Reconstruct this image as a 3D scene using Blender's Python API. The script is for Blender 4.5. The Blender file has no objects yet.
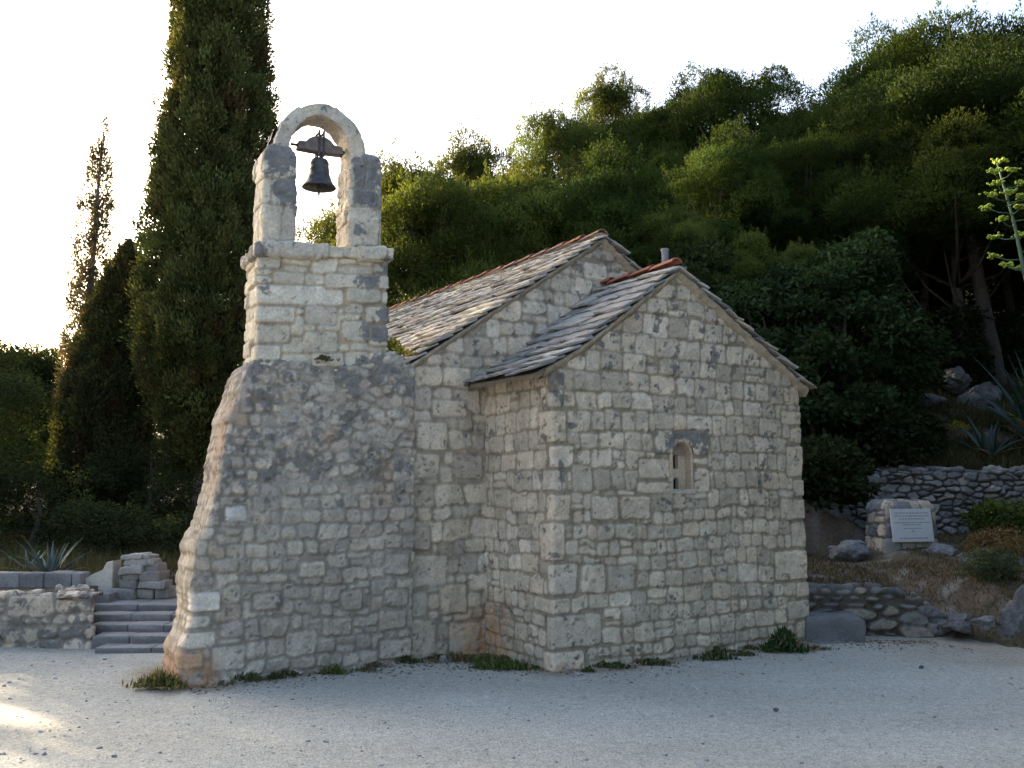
import bpy, math, random
import numpy as np
from mathutils import Vector, Matrix
rad = math.radians
scene = bpy.context.scene
col = scene.collection

# ------------------------------------------------------------------ camera, sky, sun, exposure
EYE = 1.6; FPX = 960.0
PITCH = math.atan((485 - 384) / FPX)
cd = bpy.data.cameras.new('camera'); cam = bpy.data.objects.new('camera', cd); col.objects.link(cam)
cd.sensor_width = 36; cd.lens = FPX / 1024 * 36; cd.clip_start = 0.05; cd.clip_end = 3000
cam.location = (0, 0, EYE); cam.rotation_euler = (rad(90) + PITCH, 0, 0)
scene.camera = cam

SUN_AZ, SUN_EL = rad(-46), rad(13)          # azimuth measured from +Y, negative = left
SUN_DIR = Vector((math.sin(SUN_AZ) * math.cos(SUN_EL), math.cos(SUN_AZ) * math.cos(SUN_EL), math.sin(SUN_EL)))
w = bpy.data.worlds.new('World'); scene.world = w; w.use_nodes = True
wn = w.node_tree; bg = wn.nodes['Background']
sk = wn.nodes.new('ShaderNodeTexSky'); sk.sky_type = 'NISHITA'; sk.sun_disc = False
sk.sun_elevation = SUN_EL; sk.sun_rotation = SUN_AZ
sk.air_density = 0.8; sk.dust_density = 7.0; sk.ozone_density = 1.0
wn.links.new(sk.outputs[0], bg.inputs[0]); bg.inputs[1].default_value = 0.14
sl = bpy.data.lights.new('sun', 'SUN'); sl.energy = 4.2; sl.angle = rad(0.5); sl.color = (1.0, 0.80, 0.52)
so = bpy.data.objects.new('sun', sl); col.objects.link(so); so.location = (-30, 25, 20)
so.rotation_euler = SUN_DIR.to_track_quat('Z', 'Y').to_euler()
vs = scene.view_settings; vs.view_transform = 'Standard'; vs.look = 'None'; vs.gamma = 1; vs.use_curve_mapping = False
vs.exposure = 2.65
scene.cycles.max_bounces = 6; scene.cycles.diffuse_bounces = 3; scene.cycles.transparent_max_bounces = 4
scene.cycles.use_denoising = True

# ------------------------------------------------------------------ noise
def _h(ix, iy, iz, seed):
    n = (ix.astype(np.int64) * 374761393 + iy.astype(np.int64) * 668265263 + iz.astype(np.int64) * 2147483647 + seed * 1274126177) & 0xffffffff
    n = ((n ^ (n >> 13)) * 1274126177) & 0xffffffff
    n = ((n ^ (n >> 16)) * 2246822519) & 0xffffffff
    return ((n ^ (n >> 15)) & 0xffffff) / float(0xffffff)
def vnoise(x, y, z=None, seed=0):
    x = np.asarray(x, float); y = np.asarray(y, float); z = np.zeros_like(x) if z is None else np.asarray(z, float) + 0 * x
    ix, iy, iz = np.floor(x), np.floor(y), np.floor(z)
    fx, fy, fz = x - ix, y - iy, z - iz
    fx, fy, fz = [q * q * (3 - 2 * q) for q in (fx, fy, fz)]
    r = 0
    for dx in (0, 1):
        for dy in (0, 1):
            for dz in (0, 1):
                wt = (fx if dx else 1 - fx) * (fy if dy else 1 - fy) * (fz if dz else 1 - fz)
                r = r + wt * _h(ix + dx, iy + dy, iz + dz, seed)
    return r * 2 - 1
def fbm(x, y, z=None, o=4, seed=0):
    r = 0; a = 0.5
    z = np.zeros_like(np.asarray(x, float)) if z is None else z
    for i in range(o):
        k = 2.03 ** i
        r = r + a * vnoise(np.asarray(x) * k + 17.3 * i, np.asarray(y) * k - 9.1 * i, np.asarray(z) * k, seed + i)
        a *= 0.5
    return r
def sstep(a, b, x):
    t = np.clip((np.asarray(x, float) - a) / (b - a), 0, 1)
    return t * t * (3 - 2 * t)
def blur(A, sig):
    r = max(1, int(sig * 2.5)); k = np.exp(-0.5 * (np.arange(-r, r + 1) / sig) ** 2); k /= k.sum()
    for ax in (0, 1):
        pad = [(0, 0), (0, 0)]; pad[ax] = (r, r)
        B = np.pad(A, pad, mode='edge'); n = A.shape[ax]
        A = sum(k[i] * (B[i:i + n] if ax == 0 else B[:, i:i + n]) for i in range(2 * r + 1))
    return A

# ------------------------------------------------------------------ mesh helpers
def fast_mesh(name, V, F, cols=None, smooth=True):
    """V (n,3); F (m,4) or (m,3) int array"""
    me = bpy.data.meshes.new(name)
    V = np.asarray(V, np.float32); F = np.asarray(F, np.int32); k = F.shape[1]
    me.vertices.add(len(V)); me.vertices.foreach_set('co', V.ravel())
    me.loops.add(F.size); me.loops.foreach_set('vertex_index', F.ravel())
    me.polygons.add(len(F)); me.polygons.foreach_set('loop_start', np.arange(0, F.size, k, dtype=np.int32))
    me.polygons.foreach_set('use_smooth', np.full(len(F), smooth))
    me.update(calc_edges=True)
    if cols is not None:
        at = me.color_attributes.new('Col', 'FLOAT_COLOR', 'POINT')
        c4 = np.ones((len(V), 4), np.float32); c4[:, :3] = cols
        at.data.foreach_set('color', c4.ravel())
    me.validate()
    return me
def link(name, me, mat, parent=None, loc=None, rotz=None):
    o = bpy.data.objects.new(name, me); col.objects.link(o)
    if mat is not None: me.materials.append(mat)
    if parent is not None: o.parent = parent
    if loc is not None: o.location = loc
    if rotz is not None: o.rotation_euler = (0, 0, rotz)
    return o
def tag(o, label, cat, group=None, kind=None):
    o['label'] = label; o['category'] = cat
    if group: o['group'] = group
    if kind: o['kind'] = kind
    return o
def thing(name, label, cat, loc=(0, 0, 0), rotz=0, group=None):
    o = bpy.data.objects.new(name, None); col.objects.link(o); o.empty_display_size = 0.2
    o.location = loc; o.rotation_euler = (0, 0, rotz)
    return tag(o, label, cat, group)
class MB:
    def __init__(s): s.V = []; s.F = []; s.C = []; s.n = 0
    def add(s, V, F, c=(1, 1, 1)):
        V = np.asarray(V, float); b = s.n
        s.V.append(V); s.F += [[i + b for i in f] for f in F]
        c = np.asarray(c, float); s.C.append(np.tile(c, (len(V), 1)) if c.ndim == 1 else c); s.n += len(V)
    def box(s, lo, hi, c=(1, 1, 1), jit=0, rng=None):
        x0, y0, z0 = lo; x1, y1, z1 = hi
        V = np.array([(x0, y0, z0), (x1, y0, z0), (x1, y1, z0), (x0, y1, z0), (x0, y0, z1), (x1, y0, z1), (x1, y1, z1), (x0, y1, z1)], float)
        if jit: V += rng.uniform(-jit, jit, V.shape)
        s.add(V, [(0, 3, 2, 1), (4, 5, 6, 7), (0, 1, 5, 4), (1, 2, 6, 5), (2, 3, 7, 6), (3, 0, 4, 7)], c)
    def tube(s, pts, radii, n=8, c=(1, 1, 1), cap=True):
        pts = [Vector(p) for p in pts]; V = []; F = []
        for i, p in enumerate(pts):
            d = (pts[min(i + 1, len(pts) - 1)] - pts[max(i - 1, 0)]).normalized()
            a = d.cross(Vector((0.3, 0.9, 0.1))).normalized(); b = d.cross(a)
            for k in range(n):
                t = 2 * math.pi * k / n
                V.append(p + (a * math.cos(t) + b * math.sin(t)) * radii[i])
        for i in range(len(pts) - 1):
            for k in range(n):
                F.append((i * n + k, i * n + (k + 1) % n, (i + 1) * n + (k + 1) % n, (i + 1) * n + k))
        if cap:
            F.append(tuple(range(n - 1, -1, -1))); F.append(tuple((len(pts) - 1) * n + k for k in range(n)))
        s.add(V, F, c)
    def lathe(s, prof, n=40, c=(1, 1, 1), centre=(0, 0)):
        V = []; F = []
        for r, z in prof:
            for k in range(n):
                t = 2 * math.pi * k / n; V.append((centre[0] + r * math.cos(t), centre[1] + r * math.sin(t), z))
        for i in range(len(prof) - 1):
            for k in range(n): F.append((i * n + k, i * n + (k + 1) % n, (i + 1) * n + (k + 1) % n, (i + 1) * n + k))
        s.add(V, F, c)
    def build(s, name, mat, parent=None, smooth=False, **kw):
        me = bpy.data.meshes.new(name); V = np.concatenate(s.V); C = np.concatenate(s.C)
        me.from_pydata(V.tolist(), [], s.F)
        at = me.color_attributes.new('Col', 'FLOAT_COLOR', 'POINT')
        c4 = np.ones((len(V), 4), np.float32); c4[:, :3] = C; at.data.foreach_set('color', c4.ravel())
        if smooth: me.polygons.foreach_set('use_smooth', np.ones(len(me.polygons), bool))
        me.update()
        return link(name, me, mat, parent, **kw)

# ------------------------------------------------------------------ materials
def mat_new(name):
    m = bpy.data.materials.new(name); m.use_nodes = True
    nt = m.node_tree; return m, nt, nt.nodes['Principled BSDF']
def N(nt, t, **kw):
    n = nt.nodes.new(t)
    for k, v in kw.items(): setattr(n, k, v)
    return n
def stone_mat(name, scale=1.0, rough=0.92, bump=0.35, vary=0.5):
    """vertex colour times fine grain, with bump"""
    m, nt, p = mat_new(name); L = nt.links.new
    at = N(nt, 'ShaderNodeAttribute', attribute_name='Col'); tc = N(nt, 'ShaderNodeTexCoord')
    n1 = N(nt, 'ShaderNodeTexNoise'); n1.inputs['Scale'].default_value = 45 * scale; n1.inputs['Detail'].default_value = 6; n1.inputs['Roughness'].default_value = 0.7
    n2 = N(nt, 'ShaderNodeTexNoise'); n2.inputs['Scale'].default_value = 7 * scale; n2.inputs['Detail'].default_value = 5
    L(tc.outputs['Object'], n1.inputs['Vector']); L(tc.outputs['Object'], n2.inputs['Vector'])
    r1 = N(nt, 'ShaderNodeMapRange'); r1.inputs[1].default_value = 0.28; r1.inputs[2].default_value = 0.72
    r1.inputs[3].default_value = 1 - vary * 0.55; r1.inputs[4].default_value = 1 + vary * 0.5
    r2 = N(nt, 'ShaderNodeMapRange'); r2.inputs[1].default_value = 0.3; r2.inputs[2].default_value = 0.7
    r2.inputs[3].default_value = 1 - vary * 0.25; r2.inputs[4].default_value = 1 + vary * 0.22
    L(n1.outputs[0], r1.inputs[0]); L(n2.outputs[0], r2.inputs[0])
    mu = N(nt, 'ShaderNodeMath', operation='MULTIPLY'); L(r1.outputs[0], mu.inputs[0]); L(r2.outputs[0], mu.inputs[1])
    vm = N(nt, 'ShaderNodeVectorMath', operation='SCALE'); L(at.outputs['Color'], vm.inputs[0]); L(mu.outputs[0], vm.inputs['Scale'])
    L(vm.outputs[0], p.inputs['Base Color']); p.inputs['Roughness'].default_value = rough
    p.inputs['Specular IOR Level'].default_value = 0.2
    b = N(nt, 'ShaderNodeBump'); b.inputs['Strength'].default_value = bump; b.inputs['Distance'].default_value = 0.02
    L(n1.outputs[0], b.inputs['Height']); L(b.outputs[0], p.inputs['Normal'])
    return m
def leaf_mat(name, trans=0.35, tcol=(1.25, 1.15, 0.5)):
    m, nt, p = mat_new(name); L = nt.links.new
    out = nt.nodes['Material Output']
    at = N(nt, 'ShaderNodeAttribute', attribute_name='Col')
    L(at.outputs['Color'], p.inputs['Base Color']); p.inputs['Roughness'].default_value = 0.8; p.inputs['Specular IOR Level'].default_value = 0.06
    tr = N(nt, 'ShaderNodeBsdfTranslucent'); tm = N(nt, 'ShaderNodeVectorMath', operation='MULTIPLY')
    tm.inputs[1].default_value = tcol; L(at.outputs['Color'], tm.inputs[0]); L(tm.outputs[0], tr.inputs['Color'])
    mx = N(nt, 'ShaderNodeMixShader'); mx.inputs[0].default_value = trans
    L(p.outputs[0], mx.inputs[1]); L(tr.outputs[0], mx.inputs[2]); L(mx.outputs[0], out.inputs['Surface'])
    return m
def plain(name, c, rough=0.7, metal=0.0, noise=0.25, scale=20, bump=0.0):
    m, nt, p = mat_new(name); L = nt.links.new
    tc = N(nt, 'ShaderNodeTexCoord'); n = N(nt, 'ShaderNodeTexNoise'); n.inputs['Scale'].default_value = scale; n.inputs['Detail'].default_value = 5
    L(tc.outputs['Object'], n.inputs['Vector'])
    cr = N(nt, 'ShaderNodeValToRGB'); cr.color_ramp.elements[0].position = 0.3; cr.color_ramp.elements[1].position = 0.7
    cr.color_ramp.elements[0].color = [q * (1 - noise) for q in c] + [1]; cr.color_ramp.elements[1].color = [min(1, q * (1 + noise)) for q in c] + [1]
    L(n.outputs[0], cr.inputs[0]); L(cr.outputs[0], p.inputs['Base Color'])
    p.inputs['Roughness'].default_value = rough; p.inputs['Metallic'].default_value = metal
    if bump:
        b = N(nt, 'ShaderNodeBump'); b.inputs['Strength'].default_value = bump; b.inputs['Distance'].default_value = 0.01
        L(n.outputs[0], b.inputs['Height']); L(b.outputs[0], p.inputs['Normal'])
    return m
M_STONE = stone_mat('limestone'); M_DRY = stone_mat('fieldstone', 0.8, bump=0.5); M_SLAB = stone_mat('roof_stone', 0.9, bump=0.5)
M_ROCK = stone_mat('karst_rock', 0.6, bump=1.0, vary=0.9); M_TILE = stone_mat('terracotta', 1.0, vary=0.5)
M_LEAF = leaf_mat('pine_needles'); M_CYP = leaf_mat('cypress_sprays', 0.25, (1.2, 1.15, 0.5)); M_BROAD = leaf_mat('broad_leaves', 0.25, (1.1, 1.2, 0.5))
M_GRASS = leaf_mat('dry_grass', 0.3, (1.1, 1.05, 0.7)); M_AGAVE = stone_mat('agave_skin', 0.4, rough=0.5, bump=0.05, vary=0.25)
M_BARK = stone_mat('bark', 0.6, bump=0.9, vary=0.9)
M_BRONZE = plain('bell_bronze', (0.075, 0.078, 0.078), 0.55, 0.55, 0.35, 18, 0.15)
M_WOOD = plain('weathered_wood', (0.15, 0.125, 0.11), 0.85, 0, 0.35, 14, 0.3)
M_IRON = plain('rusty_iron', (0.07, 0.055, 0.05), 0.75, 0.3, 0.4, 40, 0.2)

# ------------------------------------------------------------------ ground frames
TH = rad(32.0); U = np.array([math.cos(TH), math.sin(TH)]); Vv = np.array([-math.sin(TH), math.cos(TH)])
C0 = np.array([0.353, 8.473])                      # near corner of the apse
def chap(a, b): return C0 + U * a + Vv * b         # chapel frame -> ground plan
ground_z = 0.0

# ------------------------------------------------------------------ masonry
def smooth_path(pts, closed=False, fillet=0.02, ds=0.005):
    """arc length parameterised plan path with slightly rounded corners -> f(s) giving (x, y)"""
    P = np.asarray(pts, float)
    if closed: P = np.vstack([P, P[:1]])
    seg = np.linalg.norm(np.diff(P, axis=0), axis=1); cum = np.concatenate([[0], np.cumsum(seg)])
    n = int(cum[-1] / ds) + 1; s = np.linspace(0, cum[-1], n)
    x = np.interp(s, cum, P[:, 0]); y = np.interp(s, cum, P[:, 1])
    r = max(1, int(fillet * 2.5 / ds)); k = np.exp(-0.5 * (np.arange(-r, r + 1) * ds / fillet) ** 2); k /= k.sum()
    def sm(q):
        if closed: e = np.concatenate([q[-r - 1:-1], q, q[1:r + 1]])
        else: e = np.concatenate([2 * q[0] - q[r:0:-1], q, 2 * q[-1] - q[-2:-r - 2:-1]])
        return np.convolve(e, k, mode='valid')
    x, y = sm(x), sm(y)
    return cum[-1], (lambda S: np.interp(S, s, x)), (lambda S: np.interp(S, s, y))

def course_ids(S, T, rng, hts, wid, over=(), wob=0.012, step=0.02, split=0.12, seed=0, s_lo=None):
    """coursed rubble: an integer per grid point"""
    courses = [T.min() - 0.3]
    while courses[-1] < T.max() + 0.5:
        h = hts(courses[-1]) if callable(hts) else rng.uniform(*hts)
        courses.append(courses[-1] + h * rng.uniform(0.82, 1.18))
    courses = np.array(courses)
    blk = np.floor(S / 0.55 + 0.6 * vnoise(S * 0 + 3, T * 2.0, seed=seed + 5))
    Tw = T + wob * 1.6 * fbm(S * 1.6, T * 1.6, o=3, seed=seed) + step * (_h(blk, np.floor(T / 0.4), blk * 0, seed + 7) - 0.5) + wob * 0.8 * fbm(S * 9, T * 9, o=2, seed=seed + 3)
    ci = np.clip(np.searchsorted(courses, Tw.ravel()).reshape(T.shape) - 1, 0, len(courses) - 2)
    ids = np.zeros(T.shape, np.int64)
    s0, s1 = S.min() - 0.5, S.max() + 0.5
    for k in np.unique(ci):
        m = ci == k; hh = courses[k + 1] - courses[k]
        e = [s0 + rng.uniform(0, 0.3)]
        while e[-1] < s1: e.append(e[-1] + max(0.06, hh * rng.uniform(*wid)))
        e = np.array(e)
        Ss = S[m] + wob * fbm(S[m] * 7, T[m] * 7, o=2, seed=seed + 11 + int(k)) + 0.12 * (Tw[m] - courses[k]) * (rng.uniform(-1, 1))
        j = np.searchsorted(e, Ss)
        fr = (Tw[m] - courses[k]) / hh
        u1 = _h(j, j * 0 + k, j * 0, seed + 21); u2 = _h(j, j * 0 + k, j * 0, seed + 22)
        up = (u1 < split) & (hh > 0.125) & (fr > 0.35 + 0.3 * u2)
        ids[m] = k * 2000 + j * 2 + up
    for n, (a0, a1, t0, t1) in enumerate(over):
        ww = wob * 0.9
        Sx = S + ww * fbm(S * 8, T * 8, o=2, seed=seed + 31); Tx = T + ww * fbm(S * 8, T * 8, o=2, seed=seed + 32)
        ids[(Sx > a0) & (Sx < a1) & (Tx > t0) & (Tx < t1)] = 10 ** 7 + n
    return ids
def rubble_ids(S, T, rng, size=(0.2, 0.12), jit=0.42, seed=0, warp=0.3):
    """irregular rubble: jittered, row shifted cells"""
    X = S / size[0] + warp * fbm(S * 3, T * 3, o=2, seed=seed); Y = T / size[1] + warp * fbm(S * 3 + 9, T * 3, o=2, seed=seed + 1)
    best = np.full(S.shape, 1e9); ids = np.zeros(S.shape, np.int64)
    iy = np.floor(Y)
    for dy in (-1, 0, 1):
        ry = iy + dy; Xs = X + 0.5 * (np.mod(ry, 2)); ix = np.floor(Xs)
        for dx in (-1, 0, 1):
            rx = ix + dx
            px = rx + 0.5 + jit * (2 * _h(rx, ry, rx * 0, seed + 40) - 1); py = ry + 0.5 + jit * (2 * _h(rx, ry, rx * 0, seed + 41) - 1)
            wgt = 0.75 + 0.5 * _h(rx, ry, rx * 0, seed + 42)
            d = (np.abs(Xs - px) ** 2.6 + np.abs(Y - py) ** 2.6) ** (1 / 2.6) * wgt
            m = d < best; best = np.where(m, d, best); ids = np.where(m, (rx.astype(np.int64) + 500) * 4000 + ry.astype(np.int64) + 1000, ids)
    return ids
def edge_dist(ids, R=5):
    d = np.full(ids.shape, float(R)); n0, n1 = ids.shape
    for i in range(-R, R + 1):
        for j in range(-R, R + 1):
            r = math.hypot(i, j)
            if r == 0 or r > R: continue
            a0, a1 = max(0, -i), min(n0, n0 - i); b0, b1 = max(0, -j), min(n1, n1 - j)
            A = ids[a0:a1, b0:b1]; B = ids[a0 + i:a1 + i, b0 + j:b1 + j]; D = d[a0:a1, b0:b1]
            np.minimum(D, np.where(A != B, r - 0.5, R), out=D)
    return d
PAL_WARM = [(0.61, 0.515, 0.395), (0.575, 0.49, 0.385), (0.635, 0.545, 0.43), (0.54, 0.465, 0.37), (0.585, 0.48, 0.36)]
PAL_GREY = [(0.46, 0.395, 0.305), (0.42, 0.365, 0.295), (0.49, 0.42, 0.325), (0.43, 0.365, 0.28)]
PAL_DARK = [(0.22, 0.225, 0.23), (0.27, 0.27, 0.27), (0.19, 0.19, 0.195), (0.30, 0.285, 0.26)]
LICHEN = np.array((0.125, 0.125, 0.13))
def masonry(name, posfn, s_rng, t_rng, idfn, mat, parent=None, res=0.01, seed=0, recess=0.02, jw=0.010, jblur=1.6, relief=0.010,
            rough=0.006, pal=PAL_WARM, mortar=(0.33, 0.29, 0.235), lichen=0.0, lich_fn=None, stain_fn=None, mask=None, flip=False, inset_edge=None,
            lich_scale=9.0, smear_fn=None, bright=None, smooth=True):
    rng = np.random.default_rng(seed)
    ns = max(4, int((s_rng[1] - s_rng[0]) / res)); nt = max(4, int((t_rng[1] - t_rng[0]) / res))
    s = np.linspace(*s_rng, ns); t = np.linspace(*t_rng, nt); S, T = np.meshgrid(s, t, indexing='ij')
    ids = idfn(S, T, rng)
    P = posfn(S, T)
    dS = np.gradient(P, axis=0); dT = np.gradient(P, axis=1)
    nrm = np.cross(dS, dT); nrm /= np.linalg.norm(nrm, axis=2, keepdims=True) + 1e-9
    if flip: nrm = -nrm
    d = edge_dist(ids, 5) * res
    jvar = jw * (1 + 0.8 * fbm(S * 4, T * 4, o=2, seed=seed + 50))
    m = blur((d > jvar).astype(float), jblur)
    prof = sstep(0.34, 0.76, m)
    sm_ = np.clip(smear_fn(S, T), 0, 1) if smear_fn is not None else None
    prof0 = prof
    if sm_ is not None: prof = prof * (1 - 0.85 * sm_) + 0.5 * sm_
    uq, inv = np.unique(ids, return_inverse=True); inv = inv.reshape(ids.shape); k = len(uq)
    off = rng.normal(0, relief, k); ts, tt = rng.normal(0, 0.032, k), rng.normal(0, 0.032, k)
    cs = np.array([S.ravel()[0]] * k, float)
    cnt = np.bincount(inv.ravel()); cs = np.bincount(inv.ravel(), S.ravel()) / cnt; ct = np.bincount(inv.ravel(), T.ravel()) / cnt
    tilt = np.clip(ts[inv] * (S - cs[inv]) + tt[inv] * (T - ct[inv]), -0.015, 0.015)
    x, y, z = P[..., 0], P[..., 1], P[..., 2]
    f1 = fbm(x * 14, y * 14, z * 14, 4, seed + 60); f2 = fbm(x * 45, y * 45, z * 45, 2, seed + 61)
    f0 = fbm(x * 2.2, y * 2.2, z * 2.2, 3, seed + 62)
    pits = sstep(0.28, 0.5, fbm(x * 26, y * 26, z * 26, 3, seed + 63))
    h = prof * (recess + np.clip(off[inv], -relief * 1.6, relief * 2) + tilt + rough * f1 * 1.5) + (sm_ * rough * 1.3 * fbm(x * 18, y * 18, z * 18, 3, seed + 81) if sm_ is not None else 0) + rough * 0.6 * f2 - recess * 0.5 + f0 * relief * 0.8 - pits * prof * 0.008
    if inset_edge is not None: h = h * inset_edge(S, T)
    P = P + nrm * h[..., None]
    # colour: each stone its own, lichen and pits on top
    pal = np.array(pal); base = pal[rng.integers(0, len(pal), k)] * rng.uniform(0.88, 1.07, (k, 1))
    if bright:
        for bi, bc in bright.items(): base[uq == bi] = bc
    C = base[inv] * (1 + 0.26 * f1 + 0.16 * f0)[..., None]
    lb = lichen + (lich_fn(S, T, x, y, z) if lich_fn else 0)
    lstone = rng.normal(0, 0.06, k)
    if bright:
        for bi in bright: lstone[uq == bi] = -0.25
    fl = fbm(x * lich_scale, y * lich_scale, z * lich_scale, 5, seed + 70) + 0.35 * fbm(x * 30, y * 30, z * 30, 3, seed + 71)
    lm = sstep(0.28, 0.44, fl + lb + lstone[inv]) * (0.55 + 0.45 * prof)
    C = C * (1 - 0.82 * lm[..., None]) + LICHEN * (1 + 0.5 * f1[..., None]) * 0.82 * lm[..., None]
    C = C * (1 - 0.45 * pits[..., None])
    ml = np.array(mortar) * (1 + 0.35 * f1 + 0.25 * f0)[..., None]
    ml = ml * (1 - 0.30 * sstep(0.0, 0.6, fl + lb)[..., None])
    if sm_ is not None:
        g_ = fbm(x * 9, y * 9, z * 9, 4, seed + 80)
        sc_ = np.array((0.335, 0.30, 0.25)) * (1 + 0.5 * f1 + 0.5 * g_)[..., None]; lm2 = sstep(0.22, 0.5, fl + lb)[..., None]
        sc_ = sc_ * (1 - 0.75 * lm2) + LICHEN * (1 + 0.5 * f1[..., None]) * 0.75 * lm2
        ml = ml * (1 - sm_[..., None]) + sc_ * sm_[..., None]
    C = ml * (1 - prof[..., None]) + C * prof[..., None]
    if stain_fn is not None:
        sm, sc = stain_fn(S, T, x, y, z, f1, f0); C = C * (1 - sm[..., None]) + np.array(sc) * (1 + 0.6 * f1[..., None]) * sm[..., None]
    C = np.clip(C, 0.02, 0.8)
    idx = np.arange(ns * nt).reshape(ns, nt)
    F = np.stack([idx[:-1, :-1], idx[1:, :-1], idx[1:, 1:], idx[:-1, 1:]], -1).reshape(-1, 4)
    if flip: F = F[:, ::-1]
    if mask is not None:
        mk = mask(S, T); mk = (mk[:-1, :-1] & mk[1:, :-1] & mk[1:, 1:] & mk[:-1, 1:]).ravel(); F = F[mk]
        used = np.unique(F); rm = np.full(ns * nt, -1); rm[used] = np.arange(len(used)); F = rm[F]
        Vq = P.reshape(-1, 3)[used]; Cq = C.reshape(-1, 3)[used]
    else: Vq = P.reshape(-1, 3); Cq = C.reshape(-1, 3)
    return link(name, fast_mesh(name, Vq, F, Cq, smooth), mat, parent)

def strip_pos(pts, fillet=0.02, batter=None):
    Ln, fx, fy = smooth_path(pts, False, fillet)
    def f(S, T): return np.stack([fx(S), fy(S), T + 0 * S], -1)
    return Ln, f
def ring_pos(a0, a1, b0, b1, prof, fillet=0.02, zfn=None):
    """closed ring round a rectangle; prof = [(inset, z)...] from the bottom up"""
    # start at the back so that the seam is hidden; runs back -> left -> front -> right seen from above (counter clockwise)
    pts = [((a0 + a1) / 2, b1), (a0, b1), (a0, b0), (a1, b0), (a1, b1)]
    Ln, fx, fy = smooth_path(pts, True, fillet)
    pr = np.array(prof, float); cum = np.concatenate([[0], np.cumsum(np.linalg.norm(np.diff(pr, axis=0), axis=1))])
    ac, bc, hw, hd = (a0 + a1) / 2, (b0 + b1) / 2, (a1 - a0) / 2, (b1 - b0) / 2
    tt = np.linspace(0, cum[-1], 400); k = np.ones(9) / 9
    def smo(q): e = np.pad(q, 4, mode='reflect', reflect_type='odd'); return np.convolve(e, k, 'valid')
    pi, pz = smo(np.interp(tt, cum, pr[:, 0])), smo(np.interp(tt, cum, pr[:, 1]))
    def f(S, T):
        i = np.interp(T, tt, pi); z = np.interp(T, tt, pz)
        a = ac + (fx(S) - ac) * (1 - i / hw); b = bc + (fy(S) - bc) * (1 - i / hd)
        if zfn is not None: z = z + zfn(a, b)
        return np.stack([a, b, z], -1)
    return Ln, cum[-1], f

# ------------------------------------------------------------------ terrain
def terrain(x, y):
    x = np.asarray(x, float); y = np.asarray(y, float)
    n = fbm(x * 0.5, y * 0.5, o=3, seed=3) * 0.10 + fbm(x * 2.1, y * 2.1, o=3, seed=5) * 0.05
    # right hand bank
    yf = np.where(x < 4.7, 10.55, 10.55 - 1.25 * sstep(4.5, 5.3, x) - 0.5 * sstep(5.3, 9, x)) + 0.12 * fbm(x * 1.3, x * 0 + 2, o=2, seed=9)
    wlow = 1 - sstep(4.25, 4.85, x)
    r = y - yf
    bank = np.where(r > 0, 0.02 + wlow * (0.40 * sstep(0.0, 0.14, r)) + (1 - wlow) * 0.42 * sstep(0, 2.0, r) + 0.15 * sstep(0.3, 3.2, r) + 0.22 * sstep(2.8, 4.6, r), -0.06)
    up = 15.12
    wst = sstep(4.3, 5.4, x)
    hill_r = bank + np.where(y > 14.0, (1 - wst) * 0.95 * sstep(11.5, 15.5, y), 0) + wst * 0.92 * sstep(up, up + 0.25, y) + 0.37 * np.clip(y - 15.3, 0, 34) + n * 1.6 * sstep(15.4, 18, y) + n * 0.5 * sstep(0.2, 1, r)
    # middle, behind the chapel, and left terrace
    mid = -0.06 + 0.30 * sstep(12, 16, y) + 0.30 * np.clip(y - 15.5, 0, 36) + n * sstep(13, 16, y)
    left = np.where(y > 10.3, 0.47 + 0.03 * (y - 10.3) + 0.055 * np.clip(y - 16, 0, 60) + n * 0.5 * sstep(10.8, 12.5, y), -0.06)
    land = np.where(y > 11.55, 0.5 + n * 0.4, -0.06)
    left = np.where((x > -4.55) & (y < 11.6), -0.06, left)
    k1 = sstep(-3.6, -2.2, x); k2 = sstep(2.5, 3.05, x)
    z = left * (1 - k1) + mid * k1
    z = z * (1 - sstep(-2, 6, x) * sstep(12, 16, y)) + (0.37 * np.clip(y - 14.9, 0, 36) + n + 0.6) * sstep(-2, 6, x) * sstep(12, 16, y)
    z = np.where(x > 2.5, z * (1 - k2) + hill_r * k2, z)
    return z
def grid_axis(segs):
    out = [segs[0][0]]
    for a, b, d in segs:
        n = max(1, int(round((b - a) / d))); out += list(np.linspace(a, b, n + 1)[1:])
    return np.array(out)
AW_ = 3.2
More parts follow.
